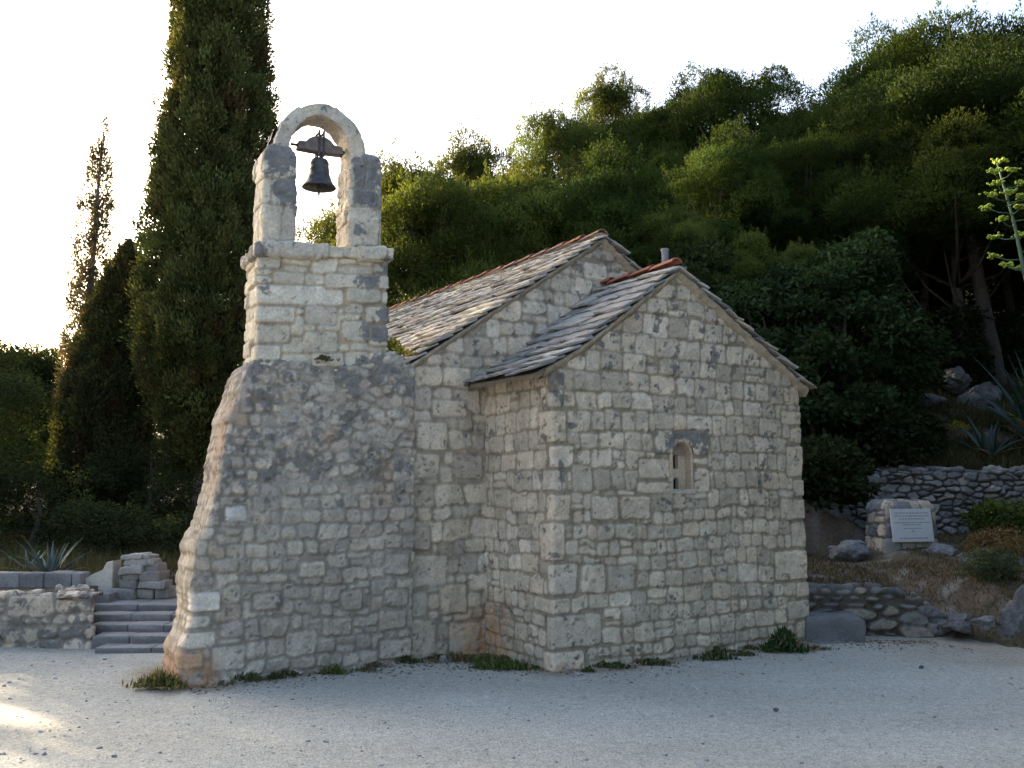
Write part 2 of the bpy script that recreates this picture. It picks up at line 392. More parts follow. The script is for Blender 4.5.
def build_ground():
    xs = grid_axis([(-500, -60, 40), (-60, -12, 4), (-12, 12, 0.12), (12, 60, 4), (60, 500, 40)])
    ys = grid_axis([(-300, -10, 30), (-10, 2, 1), (2, 13, 0.12), (13, 60, 4), (60, 900, 60)])
    X, Y = np.meshgrid(xs, ys, indexing='ij')
    near = sstep(14, 10, np.abs(X)) * sstep(1, 3, Y) * sstep(16, 12, Y)
    Z = near * (0.018 * fbm(X * 0.6, Y * 0.6, o=3, seed=1) + 0.008 * fbm(X * 3, Y * 3, o=2, seed=2))
    idx = np.arange(X.size).reshape(X.shape)
    F = np.stack([idx[:-1, :-1], idx[1:, :-1], idx[1:, 1:], idx[:-1, 1:]], -1).reshape(-1, 4)
    rel = np.stack([X, Y], -1) - C0; ga, gb = rel @ U, rel @ Vv
    def dbox(a0, a1, b0, b1): return np.hypot(np.maximum(np.maximum(a0 - ga, ga - a1), 0), np.maximum(np.maximum(b0 - gb, gb - b1), 0))
    dw = np.minimum(dbox(0, AW_, 0, 8), np.minimum(dbox(-2.9, 0, 1.07, 2), dbox(-0.8, 3.7, 1.15, 8)))
    n1 = fbm(X * 3, Y * 3, o=3, seed=61)
    soil = np.clip(sstep(0.34, 0.0, dw + 0.28 * n1) * 0.85 + 0.5 * sstep(0.15, 0.4, fbm(X * 0.9 + 4, Y * 0.9, o=4, seed=62)) * sstep(8.2, 10, Y), 0, 0.85)
    soil = np.maximum(soil, 0.6 * sstep(3.0, 4.6, X + 0.8 * n1) * sstep(8.4, 9.6, Y + 0.5 * n1))
    worn = sstep(-0.1, 0.35, fbm(X * 0.35, Y * 1.1, o=3, seed=63))
    gc = 1 + 0.10 * worn + 0.05 * n1 - 0.07 * sstep(7.0, 8.5, Y)
    gc = gc[..., None] * (1 - soil[..., None]) + np.array((0.62, 0.52, 0.42)) * soil[..., None]
    m, nt, p = mat_new('pale_gravel'); L = nt.links.new
    tc = N(nt, 'ShaderNodeTexCoord')
    big = N(nt, 'ShaderNodeTexNoise'); big.inputs['Scale'].default_value = 0.45; big.inputs['Detail'].default_value = 4
    mp = N(nt, 'ShaderNodeMapping'); mp.inputs['Scale'].default_value = (0.5, 1.6, 1); L(tc.outputs['Object'], mp.inputs[0]); L(mp.outputs[0], big.inputs['Vector'])
    med = N(nt, 'ShaderNodeTexNoise'); med.inputs['Scale'].default_value = 14; med.inputs['Detail'].default_value = 7; med.inputs['Roughness'].default_value = 0.75; L(tc.outputs['Object'], med.inputs['Vector'])
    vo = N(nt, 'ShaderNodeTexVoronoi'); vo.inputs['Scale'].default_value = 95; L(tc.outputs['Object'], vo.inputs['Vector'])
    cr = N(nt, 'ShaderNodeValToRGB'); e = cr.color_ramp.elements
    e[0].position = 0.30; e[0].color = (0.375, 0.368, 0.322, 1); e[1].position = 0.68; e[1].color = (0.455, 0.452, 0.402, 1)
    L(big.outputs[0], cr.inputs[0])
    r1 = N(nt, 'ShaderNodeMapRange'); r1.inputs[1].default_value = 0.3; r1.inputs[2].default_value = 0.7; r1.inputs[3].default_value = 0.80; r1.inputs[4].default_value = 1.16; L(med.outputs[0], r1.inputs[0])
    r2 = N(nt, 'ShaderNodeMapRange'); r2.inputs[1].default_value = 0; r2.inputs[2].default_value = 1; r2.inputs[3].default_value = 0.74; r2.inputs[4].default_value = 1.24
    sp = N(nt, 'ShaderNodeSeparateColor'); L(vo.outputs['Color'], sp.inputs[0]); L(sp.outputs[0], r2.inputs[0])
    mu = N(nt, 'ShaderNodeMath', operation='MULTIPLY'); L(r1.outputs[0], mu.inputs[0]); L(r2.outputs[0], mu.inputs[1])
    vm = N(nt, 'ShaderNodeVectorMath', operation='SCALE'); L(cr.outputs[0], vm.inputs[0]); L(mu.outputs[0], vm.inputs['Scale']); ga_ = N(nt, 'ShaderNodeAttribute', attribute_name='Col'); vx = N(nt, 'ShaderNodeVectorMath', operation='MULTIPLY'); L(vm.outputs[0], vx.inputs[0]); L(ga_.outputs['Color'], vx.inputs[1]); L(vx.outputs[0], p.inputs['Base Color'])
    p.inputs['Roughness'].default_value = 0.95; p.inputs['Specular IOR Level'].default_value = 0.15
    ad = N(nt, 'ShaderNodeMath', operation='MULTIPLY_ADD'); L(vo.outputs['Distance'], ad.inputs[0]); ad.inputs[1].default_value = -0.8; L(med.outputs[0], ad.inputs[2])
    b = N(nt, 'ShaderNodeBump'); b.inputs['Strength'].default_value = 0.6; b.inputs['Distance'].default_value = 0.012; L(ad.outputs[0], b.inputs['Height']); L(b.outputs[0], p.inputs['Normal'])
    o = link('ground', fast_mesh('ground', np.stack([X, Y, Z], -1).reshape(-1, 3), F, gc.reshape(-1, 3)), m); o['kind'] = 'structure'
    # hillside and dirt banks
    xs = grid_axis([(-90, -30, 3), (-30, -10, 0.8), (-10, 12, 0.11), (12, 30, 0.8), (30, 90, 3)])
    ys = grid_axis([(8, 17, 0.09), (17, 24, 0.25), (24, 50, 0.8), (50, 140, 5)])
    X, Y = np.meshgrid(xs, ys, indexing='ij'); Z = terrain(X, Y)
    idx = np.arange(X.size).reshape(X.shape)
    F = np.stack([idx[:-1, :-1], idx[1:, :-1], idx[1:, 1:], idx[:-1, 1:]], -1).reshape(-1, 4)
    zf = Z.ravel()[F].max(1); F = F[zf > -0.05]
    f = fbm(X * 1.1, Y * 1.1, o=4, seed=31); g = fbm(X * 9, Y * 9, o=3, seed=33)
    c = np.array((0.115, 0.085, 0.06)) + 0 * X[..., None]
    c = c * (1 + 0.5 * g[..., None]) ; gm = sstep(-0.1, 0.25, f)[..., None]
    c = c * (1 - 0.6 * gm) + np.array((0.075, 0.072, 0.035)) * 0.6 * gm
    st = sstep(0.22, 0.34, g)[..., None]; c = c * (1 - st) + np.array((0.17, 0.16, 0.145)) * st
    used = np.unique(F); rm = np.full(X.size, -1); rm[used] = np.arange(len(used))
    o = link('hillside_terrain', fast_mesh('hillside_terrain', np.stack([X, Y, Z], -1).reshape(-1, 3)[used], rm[F], np.clip(c.reshape(-1, 3)[used], .02, .6)), stone_mat('dirt', 0.6, bump=0.8, vary=0.8)); o['kind'] = 'structure'
build_ground()

# ------------------------------------------------------------------ the chapel
chapel = thing('stone_chapel', 'small pale limestone chapel with two gables and stone slab roofs', 'chapel', (C0[0], C0[1], 0), TH)
AW, AD = 3.20, 1.15                                 # apse width and projection
APX, APZ = 1.472, 3.779                             # apse ridge
SL_L, SL_R = 0.735, 0.594
def apse_roof_z(a): return np.where(a < APX, APZ - SL_L * (APX - a), APZ - SL_R * (a - APX))
NL, NR, NX, NZ, NS = -0.80, 3.70, 1.444, 4.337, 0.664
APX_E = np.array([-0.20, APZ - 0.735 * (1.472 + 0.20) - 0.08]); APX_R = np.array([1.472, 3.779 - 0.08])
_L = np.linalg.norm(APX_R - APX_E); _up = (APX_R - APX_E) / _L; _nr = np.array([-_up[1], _up[0]])
_q = np.linspace(0.0, _L, 24); EAVE = APX_E + _up * _q[:, None] + _nr * (0.10 * np.clip(1 - _q / (_L * 0.45), 0, None) ** 2)[:, None]
def under_left(a): return np.interp(a, EAVE[:, 0], EAVE[:, 1])
def nave_roof_z(a): return NZ - NS * np.abs(a - NX)
WX0, WX1, WZ0, WZS, WZT = 1.385, 1.640, 1.553, 1.886, 2.013
def window_hole(a, z):
    c = (WX0 + WX1) / 2; hw = (WX1 - WX0) / 2
    return (np.abs(a - c) < hw) & (z > WZ0) & (z < WZS + (WZT - WZS) * np.sqrt(np.clip(1 - ((a - c) / hw) ** 2, 0, 1)))
Ln, fx, fy = smooth_path([(0.0, AD + 0.08), (0, 0), (AW, 0), (AW, AD)], False, 0.022)
def apse_pos(S, T):
    s = S + AD + 0.08; a, b = fx(s), fy(s)
    ctr = 1 + 0.012 * (1 - T / 2.6)
    wobr = 0.018 * fbm(T * 3.1, T * 0 + 1, o=2, seed=90)
    front = sstep(0.3, 0.0, b) * sstep(2.2, 3.2, a)
    a = a * np.where(a > 1.6, ctr, 1) + wobr * front * 0.5
    lf = sstep(0.6, 0.0, a) * sstep(0.6, 0.0, b)
    k = 0.025 * fbm(T * 2.6, T * 0 + 5, o=2, seed=91) * lf
    return np.stack([a + k, b + k, T + 0 * S], -1)
QU = [(-0.16, 0.34, -0.06, 0.165), (-0.10, 0.52, 0.18, 0.47), (-0.30, 0.20, 0.48, 0.62), (-0.08, 0.27, 0.64, 0.92), (-0.20, 0.14, 0.94, 1.27), (-0.10, 0.20, 1.28, 1.52),
      (-0.16, 0.10, 1.54, 1.74), (-0.06, 0.24, 1.75, 1.95), (-0.22, 0.16, 1.97, 2.26), (-0.08, 0.12, 2.28, 2.46), (0.30, 0.58, 0.64, 0.90), (0.22, 0.44, 1.53, 1.78), (0.60, 0.92, 0.64, 0.87),
      (3.00, 3.30, 0.02, 0.20), (2.88, 3.32, 0.22, 0.42), (3.02, 3.3, 0.44, 0.60), (2.72, 3.30, 0.62, 0.93), (2.98, 3.3, 0.95, 1.22), (2.84, 3.3, 1.24, 1.46), (3.04, 3.3, 1.48, 1.66), (2.95, 3.3, 1.68, 2.02),
      (3.03, 3.3, 2.04, 2.2), (2.9, 3.3, 2.22, 2.38), (0.42, 0.74, 1.28, 1.50), (0.76, 1.12, 1.28, 1.50), (0.95, 1.37, 1.52, 1.63), (0.98, 1.37, 1.66, 1.85), (1.655, 1.86, 1.52, 1.76), (1.655, 1.86, 1.79, 1.87), (1.18, 1.86, 1.885, 2.13),
      (1.15, 1.9, 1.44, 1.51)]
QU = [q for q in QU if q[0] != 1.15]
def apse_h(t): return 0.138 if t < 0.5 else (0.150 if t < 1.0 else (0.128 if t < 1.35 else 0.172))
def apse_lich(S, T, x, y, z):
    lint = ((S > 1.18) & (S < 1.86) & (T > 1.885) & (T < 2.13)) * 0.55
    q = ((S > -0.20) & (S < 0.14) & (T > 0.94)) * (0.10 + 0.12 * sstep(1.4, 2.2, T))
    return lint + q - 0.165 + 0.09 * sstep(1.0, 2.6, T) + 0.13 * sstep(2.4, 2.75, T)
def rust(sx0, w_, h_):
    def f(S, T, x, y, z, f1, f0):
        m = np.exp(-((S - sx0) / w_) ** 2) * sstep(h_, 0.0, T + 0.25 * f0 + 0.1 * f1)
        return np.clip(m * (0.6 + 0.9 * f1 + 0.8 * f0), 0, 0.8), (0.36, 0.17, 0.065)
    return f
def two(f, g):
    def r(*a):
        m1, c1 = f(*a); m2, c2 = g(*a)
        return (m1, c1) if m1.sum() > m2.sum() and False else (np.maximum(m1, m2), c1)
    return r
def apse_stain(S, T, x, y, z, f1, f0):
    m = np.exp(-((S + 1.1) / 0.42) ** 2) * sstep(0.75, 0.05, T + 0.3 * f0) + 0.55 * np.exp(-((S - 0.1) / 0.22) ** 2) * sstep(0.22, 0.0, T + 0.2 * f0)
    return np.clip(m * (0.7 + 1.2 * f1 + 1.2 * f0), 0, 0.75), (0.40, 0.20, 0.075)
masonry('apse_wall', apse_pos, (-AD - 0.06, AW + AD), (-0.06, 3.80),
        lambda S, T, r: course_ids(S, T, r, apse_h, (0.7, 1.75), QU, wob=0.018, step=0.035, split=0.05, seed=100),
        M_STONE, chapel, 0.0095, 100, recess=0.013, jw=0.0105, jblur=1.5, lichen=0.0, lich_fn=apse_lich, stain_fn=apse_stain, relief=0.0055,
        pal=PAL_WARM[:1] * 2 + PAL_WARM + PAL_GREY[:1] + PAL_GREY[2:3] * 2, mortar=(0.30, 0.248, 0.18),
        mask=lambda S, T: (T < np.where(S < 0, under_left(0.0) - 0.015, np.where(S > AW, 2.63, np.minimum(apse_roof_z(S) - 0.085, np.where(S < 1.2, under_left(S) - 0.012, 9))))) & ~window_hole(S, T) & ~((S > AW + 0.02) & (T > 2.66)))
# nave front above and beside the apse, then its long sides
def nave_mask(S, T):
    hid = (S > 0.05) & (S < AW - 0.05) & (T < apse_roof_z(S) - 0.20)
    return (T < nave_roof_z(S) - 0.085) & ~hid
NQ = [(-0.82, -0.52, 0.0, 0.36), (-0.80, -0.62, 0.38, 0.62), (-0.5, -0.2, 0.38, 0.66), (-0.82, -0.42, 0.66, 0.95), (-0.80, -0.60, 0.98, 1.22), (-0.6, -0.2, 2.25, 2.42), (-0.82, -0.5, 1.66, 1.9), (-0.76, -0.42, 1.92, 2.2), (-0.36, -0.03, 1.66, 1.9), (-0.4, -0.05, 0.02, 0.3)]
nave_pos = lambda S, T: np.stack([S, AD + 0 * S, T + 0 * S], -1)
masonry('nave_wall', nave_pos, (NL, NR), (-0.06, 4.30),
        lambda S, T, r: course_ids(S, T, r, (0.14, 0.21), (0.8, 1.7), NQ, wob=0.022, step=0.05, split=0.06, seed=200),
        M_STONE, chapel, 0.011, 200, recess=0.014, jw=0.012, jblur=1.6, mortar=(0.29, 0.245, 0.185), relief=0.006, lich_fn=lambda S, T, x, y, z: -0.16 + 0.14 * sstep(1.0, 2.4, T),
        stain_fn=rust(-0.05, 0.35, 0.75), mask=nave_mask, pal=PAL_WARM + PAL_GREY)
NB = AD + 6.2
for a_, d_ in ((NL, -1), (NR, 1)):
    pts = [(NL, NB), (NL, AD)] if d_ < 0 else [(NR, AD), (NR, NB)]
    Ls, fp = strip_pos(pts, 0.01)
    masonry('side_wall', fp, (0, Ls), (-0.06, 2.76), lambda S, T, r: course_ids(S, T, r, (0.13, 0.2), (0.9, 2.2), seed=230), M_STONE, chapel, 0.022, 230 + d_, jw=0.012, jblur=1.0, pal=PAL_WARM + PAL_GREY)
bk = MB(); bk.add([(NL, NB, 0), (NR, NB, 0), (NR, NB, nave_roof_z(NR) - 0.09), (NX, NB, NZ - 0.09), (NL, NB, nave_roof_z(NL) - 0.09)], [(1, 0, 4, 3, 2)], (0.42, 0.39, 0.34)); bk.build('rear_wall', M_STONE, chapel)

# roofs: irregular limestone slabs laid in rows over a solid deck
def slab_roof(name, E, R, b0, b1, expo, wid, pal, seed, thick=(0.024, 0.034), flare=0.0, nose=0.0):
    rng = np.random.default_rng(seed); mb = MB()
    E = np.array(E, float); R = np.array(R, float); L = np.linalg.norm(R - E); up = (R - E) / L
    nr = np.array([-up[1], up[0]]) if up[0] > 0 else np.array([up[1], -up[0]])
    pal = np.array(pal); rows = int(L / expo) + 1
    for i in range(rows):
        p0 = i * expo; b = b0 + rng.uniform(-0.03, 0.02)
        while b < b1 - 0.04:
            wd = rng.uniform(*wid); e = min(b + wd, b1 + rng.uniform(-0.02, 0.03))
            if b1 - e < 0.10: e = b1
            th = rng.uniform(*thick); lo = p0 + rng.uniform(-0.014, 0.012) - (0.0 if i else nose); hi = min(p0 + expo * rng.uniform(1.35, 1.6), L + 0.01)
            nx, ny = 6, 4; c = pal[rng.integers(len(pal))] * rng.uniform(0.85, 1.15); V = []; Cc = []
            tl = rng.normal(0, 0.003, 3); sk = rng.normal(0, 0.012, 4)
            for lay in (0, 1):
                for iy in range(ny):
                    for ix in range(nx):
                        fxx, fyy = ix / (nx - 1), iy / (ny - 1)
                        bb = b + 0.004 + (e - b - 0.008) * fxx + sk[iy] * 0.6 * (fxx in (0, 1))
                        q = lo + (hi - lo) * fyy
                        if iy == 0: q += rng.normal(0, 0.006)
                        hgt = 0.004 + th * 1.45 * (1 - fyy) + tl[0] + tl[1] * (fxx - 0.5) * 3 + (rng.normal(0, 0.003) if lay else 0) + (th if lay else 0) + flare * max(0, 1 - q / (L * 0.45)) ** 2
                        if lay and (ix in (0, nx - 1) or iy == 0): hgt -= th * rng.uniform(0.1, 0.4)
                        P = E + up * q + nr * hgt
                        V.append((P[0], bb, P[1])); cc = c * (1 + 0.12 * rng.normal()); Cc.append(cc * (0.9 if lay == 0 else 1))
            F = []; n = nx * ny
            for iy in range(ny - 1):
                for ix in range(nx - 1):
                    k = iy * nx + ix; F.append((n + k, n + k + nx, n + k + nx + 1, n + k + 1)); F.append((k, k + 1, k + nx + 1, k + nx))
            for ix in range(nx - 1): F.append((ix, n + ix, n + ix + 1, ix + 1)); k = (ny - 1) * nx + ix; F.append((k + 1, n + k + 1, n + k, k))
            for iy in range(ny - 1): k = iy * nx; F.append((k, k + nx, n + k + nx, n + k)); k = iy * nx + nx - 1; F.append((k, n + k, n + k + nx, k + nx))
            mb.add(V, F, np.clip(np.array(Cc), 0.03, 0.6)); b = e
    # deck
    d0, d1 = b0 + 0.05, b1 - 0.02
    Eb, Rb = E + nr * -0.02 + up * 0.06, R + nr * -0.02
    qs = [0.06, 0.15 * L, 0.3 * L, 0.45 * L, L]; pts = [E + up * q + nr * (flare * max(0, 1 - q / (L * 0.45)) ** 2 - 0.004) for q in qs]; V = []
    for dz in (0.0, 0.035):
        for bb in (d0, d1): V += [(p[0], bb, p[1] - dz) for p in pts]
    F = [(k, k + 1, 6 + k, 5 + k) for k in range(4)] + [(15 + k, 16 + k, 11 + k, 10 + k) for k in range(4)] + [(10 + k, 11 + k, k + 1, k) for k in range(4)] + [(0, 5, 15, 10)]
    mb.add(V, F, (0.25, 0.22, 0.18))
    return mb.build(name, M_SLAB, chapel)
PAL_SL1 = [(0.32, 0.305, 0.28), (0.36, 0.345, 0.31), (0.27, 0.26, 0.245), (0.34, 0.315, 0.275), (0.22, 0.215, 0.205)]
PAL_SL2 = [(0.48, 0.41, 0.32), (0.42, 0.37, 0.30), (0.36, 0.325, 0.28), (0.52, 0.455, 0.36), (0.32, 0.295, 0.265)]
LFT = 0.07
ZO = -LFT - 0.01
ar1 = slab_roof('apse_roof', (-0.20, apse_roof_z(-0.20) + ZO), (APX, APZ + ZO), -0.075, AD - 0.02, 0.175, (0.28, 0.55), PAL_SL1, 11, flare=0.10)
ar2 = slab_roof('apse_roof', (3.34, apse_roof_z(3.34) + ZO), (APX, APZ + ZO), -0.075, AD - 0.02, 0.175, (0.28, 0.55), PAL_SL1 + PAL_SL2[:2], 12)
nr1 = slab_roof('nave_roof', (-0.90, nave_roof_z(-0.90) + ZO), (NX, NZ + ZO), AD - 0.08, NB + 0.08, 0.165, (0.26, 0.55), PAL_SL2, 13)
nr2 = slab_roof('nave_roof', (3.80, nave_roof_z(3.80) + ZO), (NX, NZ + ZO), AD - 0.08, NB + 0.08, 0.165, (0.26, 0.55), PAL_SL2, 14)
def ridge_tiles(name, a, z, b0, b1, parent, seed):
    rng = np.random.default_rng(seed); mb = MB(); b = b0; n = 9
    while b < b1:
        e = b + 0.34; r0, r1 = 0.060, 0.052; c = np.array((0.31, 0.13, 0.085)) * rng.uniform(0.75, 1.2); dz = rng.normal(0, 0.004); V = []
        if rng.random() < 0.25: c = c * 0.6 + np.array((0.2, 0.18, 0.15)) * 0.4
        for (bb, r, lift) in ((b - 0.03, r0, 0.022), (e, r1, 0.0)):
            for off in (0, -0.014):
                for k in range(n + 1):
                    t = math.pi * k / n; V.append((a + (r + off) * math.cos(t) * 1.15, bb, z + dz + lift + (r + off) * 0.78 * math.sin(t) - 0.03))
        m = n + 1; F = []
        for k in range(n):
            F += [(k, k + 1, 2 * m + k + 1, 2 * m + k), (m + k + 1, m + k, 3 * m + k, 3 * m + k + 1), (k + 1, k, m + k, m + k + 1), (2 * m + k, 2 * m + k + 1, 3 * m + k + 1, 3 * m + k)]
        mb.add(V, F, c); b = e
    return mb.build(name, M_TILE, parent, smooth=False)
ridge_tiles('ridge_tiles', APX, APZ - 0.005, 0.0, AD - 0.1, ar1, 21)
ridge_tiles('ridge_tiles', NX, NZ - 0.005, AD + 0.0, NB, nr1, 22)
# verge mortar bedding the slabs along the gables
def verge(name, pts, b0, dep, hgt, seed, c=(0.40, 0.33, 0.25)):
    rng = np.random.default_rng(seed); mb = MB()
    P = []; 
    for (a0, z0), (a1, z1) in zip(pts[:-1], pts[1:]):
        n = max(2, int(math.hypot(a1 - a0, z1 - z0) / 0.045))
        for i in range(n): P.append((a0 + (a1 - a0) * i / n, z0 + (z1 - z0) * i / n))
    P.append(pts[-1]); V = []; F = []; C = []; m = 5
    for i, (a, z) in enumerate(P):
        j = rng.normal(0, 0.006, 10); o = dep * (0.8 + 0.5 * rng.random())
        sec = [(b0 + 0.10, z - hgt + j[0]), (b0 - 0.002, z - hgt + j[1]), (b0 - o * 0.75, z - hgt * 0.42 + j[2]), (b0 - o, z - 0.008 + j[4] * .3), (b0 + 0.10, z + 0.0)]
        for q in sec: V.append((a, q[0], q[1])); C.append(np.array(c) * (1 + 0.13 * rng.normal()))
    for i in range(len(P) - 1):
        for k in range(m - 1): F.append((i * m + k, (i + 1) * m + k, (i + 1) * m + k + 1, i * m + k + 1))
    mb.add(V, F, np.clip(np.array(C), 0.03, 0.6)); return mb.build(name, M_STONE, chapel, smooth=True)
def rl(f, a, d): return (a, float(f(a)) - d)
verge('verge_mortar', [*[(float(a_), float(under_left(a_)) - 0.004) for a_ in np.linspace(-0.10, 1.40, 9)], rl(apse_roof_z, APX, 0.078), rl(apse_roof_z, 3.28, 0.085)], 0.0, 0.055, 0.085, 31)
verge('verge_mortar', [rl(nave_roof_z, -0.86, 0.085), rl(nave_roof_z, NX, 0.075), rl(nave_roof_z, 3.74, 0.085)], AD, 0.055, 0.075, 32)
# eave mortar under the left eave of the apse
ev = MB(); rng = np.random.default_rng(4)
Vq = []; nE = 26; zc = float(under_left(0.0)) - 0.01
for i in range(nE):
    b = -0.02 + (AD + 0.02) * i / (nE - 1); j = rng.normal(0, 0.007, 3)
    Vq += [(0.02, b, zc - 0.055 + j[0] * .4), (-0.045 + j[1], b, zc - 0.058), (-0.13 + j[2], b, under_left(-0.13) - 0.015), (0.02, b, zc)]
ev.add(Vq, [(i * 4 + k, (i + 1) * 4 + k, (i + 1) * 4 + k + 1, i * 4 + k + 1) for i in range(nE - 1) for k in range(3)], (0.36, 0.29, 0.21)); ev.build('eave_mortar', M_STONE, chapel, smooth=True)
# short pipe behind the apse ridge
vp = MB(); vp.lathe([(0.0, 3.58), (0.036, 3.58), (0.036, 3.98), (0.042, 3.985), (0.042, 4.01), (0.026, 4.012), (0.026, 3.9), (0, 3.9)], 14, (0.25, 0.25, 0.255), (1.66, 0.36)); vp.build('vent_pipe', M_STONE, chapel, smooth=False)

# window: arched niche, stone screen with two slots, dark lintel is part of the wall pattern
win = MB(); cx = (WX0 + WX1) / 2; hw = (WX1 - WX0) / 2; rng = np.random.default_rng(8)
arc = [(WX0, WZ0), (WX0, (WZ0 + WZS) / 2), (WX0, WZS)] + [(cx - hw * math.cos(t), WZS + (WZT - WZS) * math.sin(t)) for t in np.linspace(0, math.pi, 15)[1:-1]] + [(WX1, WZS), (WX1, (WZ0 + WZS) / 2), (WX1, WZ0)]
def offs(arcp, d): return [(cx + (a - cx) * (1 + d / hw), z + (d if z > WZS else 0) * (z - WZS) / (WZT - WZS)) for a, z in arcp]
V = []; DEP = 0.20
for (d, b) in ((0.022, 0.012), (0.012, -0.006), (0.003, -0.008), (-0.006, 0.004), (-0.008, DEP)):
    for a, z in offs(arc, d): V.append((a + rng.normal(0, 0.0015), b, z + rng.normal(0, 0.0015)))
m = len(arc); F = [(r * m + k, r * m + k + 1, (r + 1) * m + k + 1, (r + 1) * m + k) for r in range(4) for k in range(m - 1)]
win.add(V, F, (0.50, 0.39, 0.28))
win.box((WX0 - 0.03, -0.014, WZ0 - 0.035), (WX1 + 0.03, DEP, WZ0 + 0.006), (0.46, 0.43, 0.37), 0.004, rng)
wo = win.build('window', M_STONE, chapel)
scn = MB(); sb = 0.085
slots = [(cx - 0.035, cx + 0.03, WZ0 + 0.008, WZ0 + 0.12), (cx - 0.035, cx + 0.03, WZ0 + 0.205, WZ0 + 0.345)]
x0, x1 = WX0 + 0.004, WX1 - 0.004
zs = [WZ0, slots[0][2], slots[0][3], slots[1][2], slots[1][3], WZS]
for z0, z1, sl in zip(zs[:-1], zs[1:], (0, 1, 0, 1, 0)):
    if sl:
        q = slots[0] if z0 < WZ0 + 0.1 else slots[1]
        scn.box((x0, sb, z0), (q[0], sb + 0.05, z1), (0.52, 0.42, 0.31)); scn.box((q[1], sb, z0), (x1, sb + 0.05, z1), (0.52, 0.42, 0.31))
        arcv = [(q[0] + (q[1] - q[0]) * (0.5 - 0.5 * math.cos(t)), z1 - 0.03 + 0.03 * math.sin(t)) for t in np.linspace(0, math.pi, 7)]
        Vt = [(a, sb + 0.001, z) for a, z in arcv] + [(a, sb + 0.001, z1 + 0.001) for a, z in arcv] + [(a, sb + 0.05, z) for a, z in arcv]
        scn.add(Vt, [(k, k + 1, 8 + k, 7 + k) for k in range(6)] + [(k + 1, k, 14 + k, 15 + k) for k in range(6)], (0.52, 0.42, 0.31))
    else: scn.box((x0, sb, z0), (x1, sb + 0.05, z1), (0.52, 0.42, 0.31))
top = [(cx - (hw - .004) * math.cos(t), WZS + (WZT - WZS) * math.sin(t)) for t in np.linspace(0, math.pi, 15)]
scn.add([(a, sb, z) for a, z in top], [tuple(range(14, -1, -1))], (0.34, 0.29, 0.23))
scn.build('window_screen', M_STONE, wo)
dk = MB(); dk.add([(x0 - .02, DEP, WZ0), (x1 + .02, DEP, WZ0), (x1 + .02, DEP, WZT), (x0 - .02, DEP, WZT)], [(0, 1, 2, 3)], (0.05, 0.045, 0.04)); dk.build('window_dark_sheet', M_STONE, wo)  # near-black sheet painting the darkness behind the slots

# ------------------------------------------------------------------ bell tower
TO = np.array([-1.153, 8.853]); TT = rad(27.0); tu = np.array([math.cos(TT), math.sin(TT)]); tv = np.array([-math.sin(TT), math.cos(TT)])
tower = thing('bell_tower', 'stone bell tower with open arch on a sloping rough buttress against the chapel', 'bell tower', (TO[0], TO[1], 0), TT)
def c2t(a, b):
    wx = C0[0] + U[0] * a + Vv[0] * b - TO[0]; wy = C0[1] + U[1] * a + Vv[1] * b - TO[1]
    return wx * tu[0] + wy * tu[1], wx * tv[0] + wy * tv[1]
LP = np.array([(-0.1, -2.90), (0.0, -2.89), (0.24, -2.91), (0.40, -2.83), (0.53, -2.81), (0.90, -2.81), (1.13, -2.79), (1.24, -2.71), (1.40, -2.66), (1.64, -2.61), (1.97, -2.56), (2.25, -2.50), (2.45, -2.43), (2.62, -2.37), (2.72, -2.30), (3.2, -2.26)])
def smax(q, w_=0.03): return 0.5 * (q + np.sqrt(q * q + w_ * w_))
BX = -0.80
def butt_pos(S, T):
    zt0 = 2.735
    tz = np.minimum(T, zt0)
    aL = np.interp(tz, LP[:, 0], LP[:, 1]) + 0.028 * fbm(tz * 5, tz * 0 + 3, o=3, seed=77) + 0.03 * np.abs(fbm(tz * 13, tz * 0 + 8, o=2, seed=78))
    q = S - (aL - BX)
    d = smax(-q, 0.05); a = aL + smax(q, 0.05) + 0.05 * d
    a = np.minimum(a, 99)
    fr = sstep(-0.1, 0.1, q)
    r = smax(S, 0.02)                                  # return at the right end
    a = a - r
    b = 1.075 + 0.14 * sstep(0.7, 2.7, tz) * np.clip((BX - a) / 1.5, 0, 1) + 0.02 * fbm(S * 1.5, T * 1.5, o=2, seed=79) + d + r * 0.9
    b = b - 0.10 * sstep(0.5, 0.0, tz) * sstep(-1.6, -2.9, a) * fr
    zt = zt0 - 0.02 + 0.13 * sstep(-1.25, -1.02, a) - 0.10 * sstep(-1.0, -0.80, a) + 0.02 * fbm(S * 5, S * 0, o=2, seed=80)
    over = smax(T - zt, 0.05)
    z = T - over
    b = b + over * fr; a = a + over * (1 - fr)
    x, y = c2t(a, b)
    return np.stack([x, y, z], -1)
BQ = [(-2.22, -1.86, 0.0, 0.12), (-2.22, -1.90, 0.13, 0.27), (-2.22, -1.80, 0.29, 0.42), (-2.18, -1.84, 0.44, 0.55), (-2.16, -1.76, 0.57, 0.74), (-1.84, -1.55, 0.10, 0.30), (-1.76, -1.56, 1.30, 1.43),
      (-1.20, -0.92, 0.14, 0.36), (-0.30, -0.04, 0.78, 0.98), (-0.34, -0.02, 0.04, 0.22), (-0.72, -0.50, 0.50, 0.68), (-0.30, -0.05, 0.5, 0.66), (-1.5, -1.25, 0.55, 0.70), (-1.1, -0.85, 0.80, 0.94)]
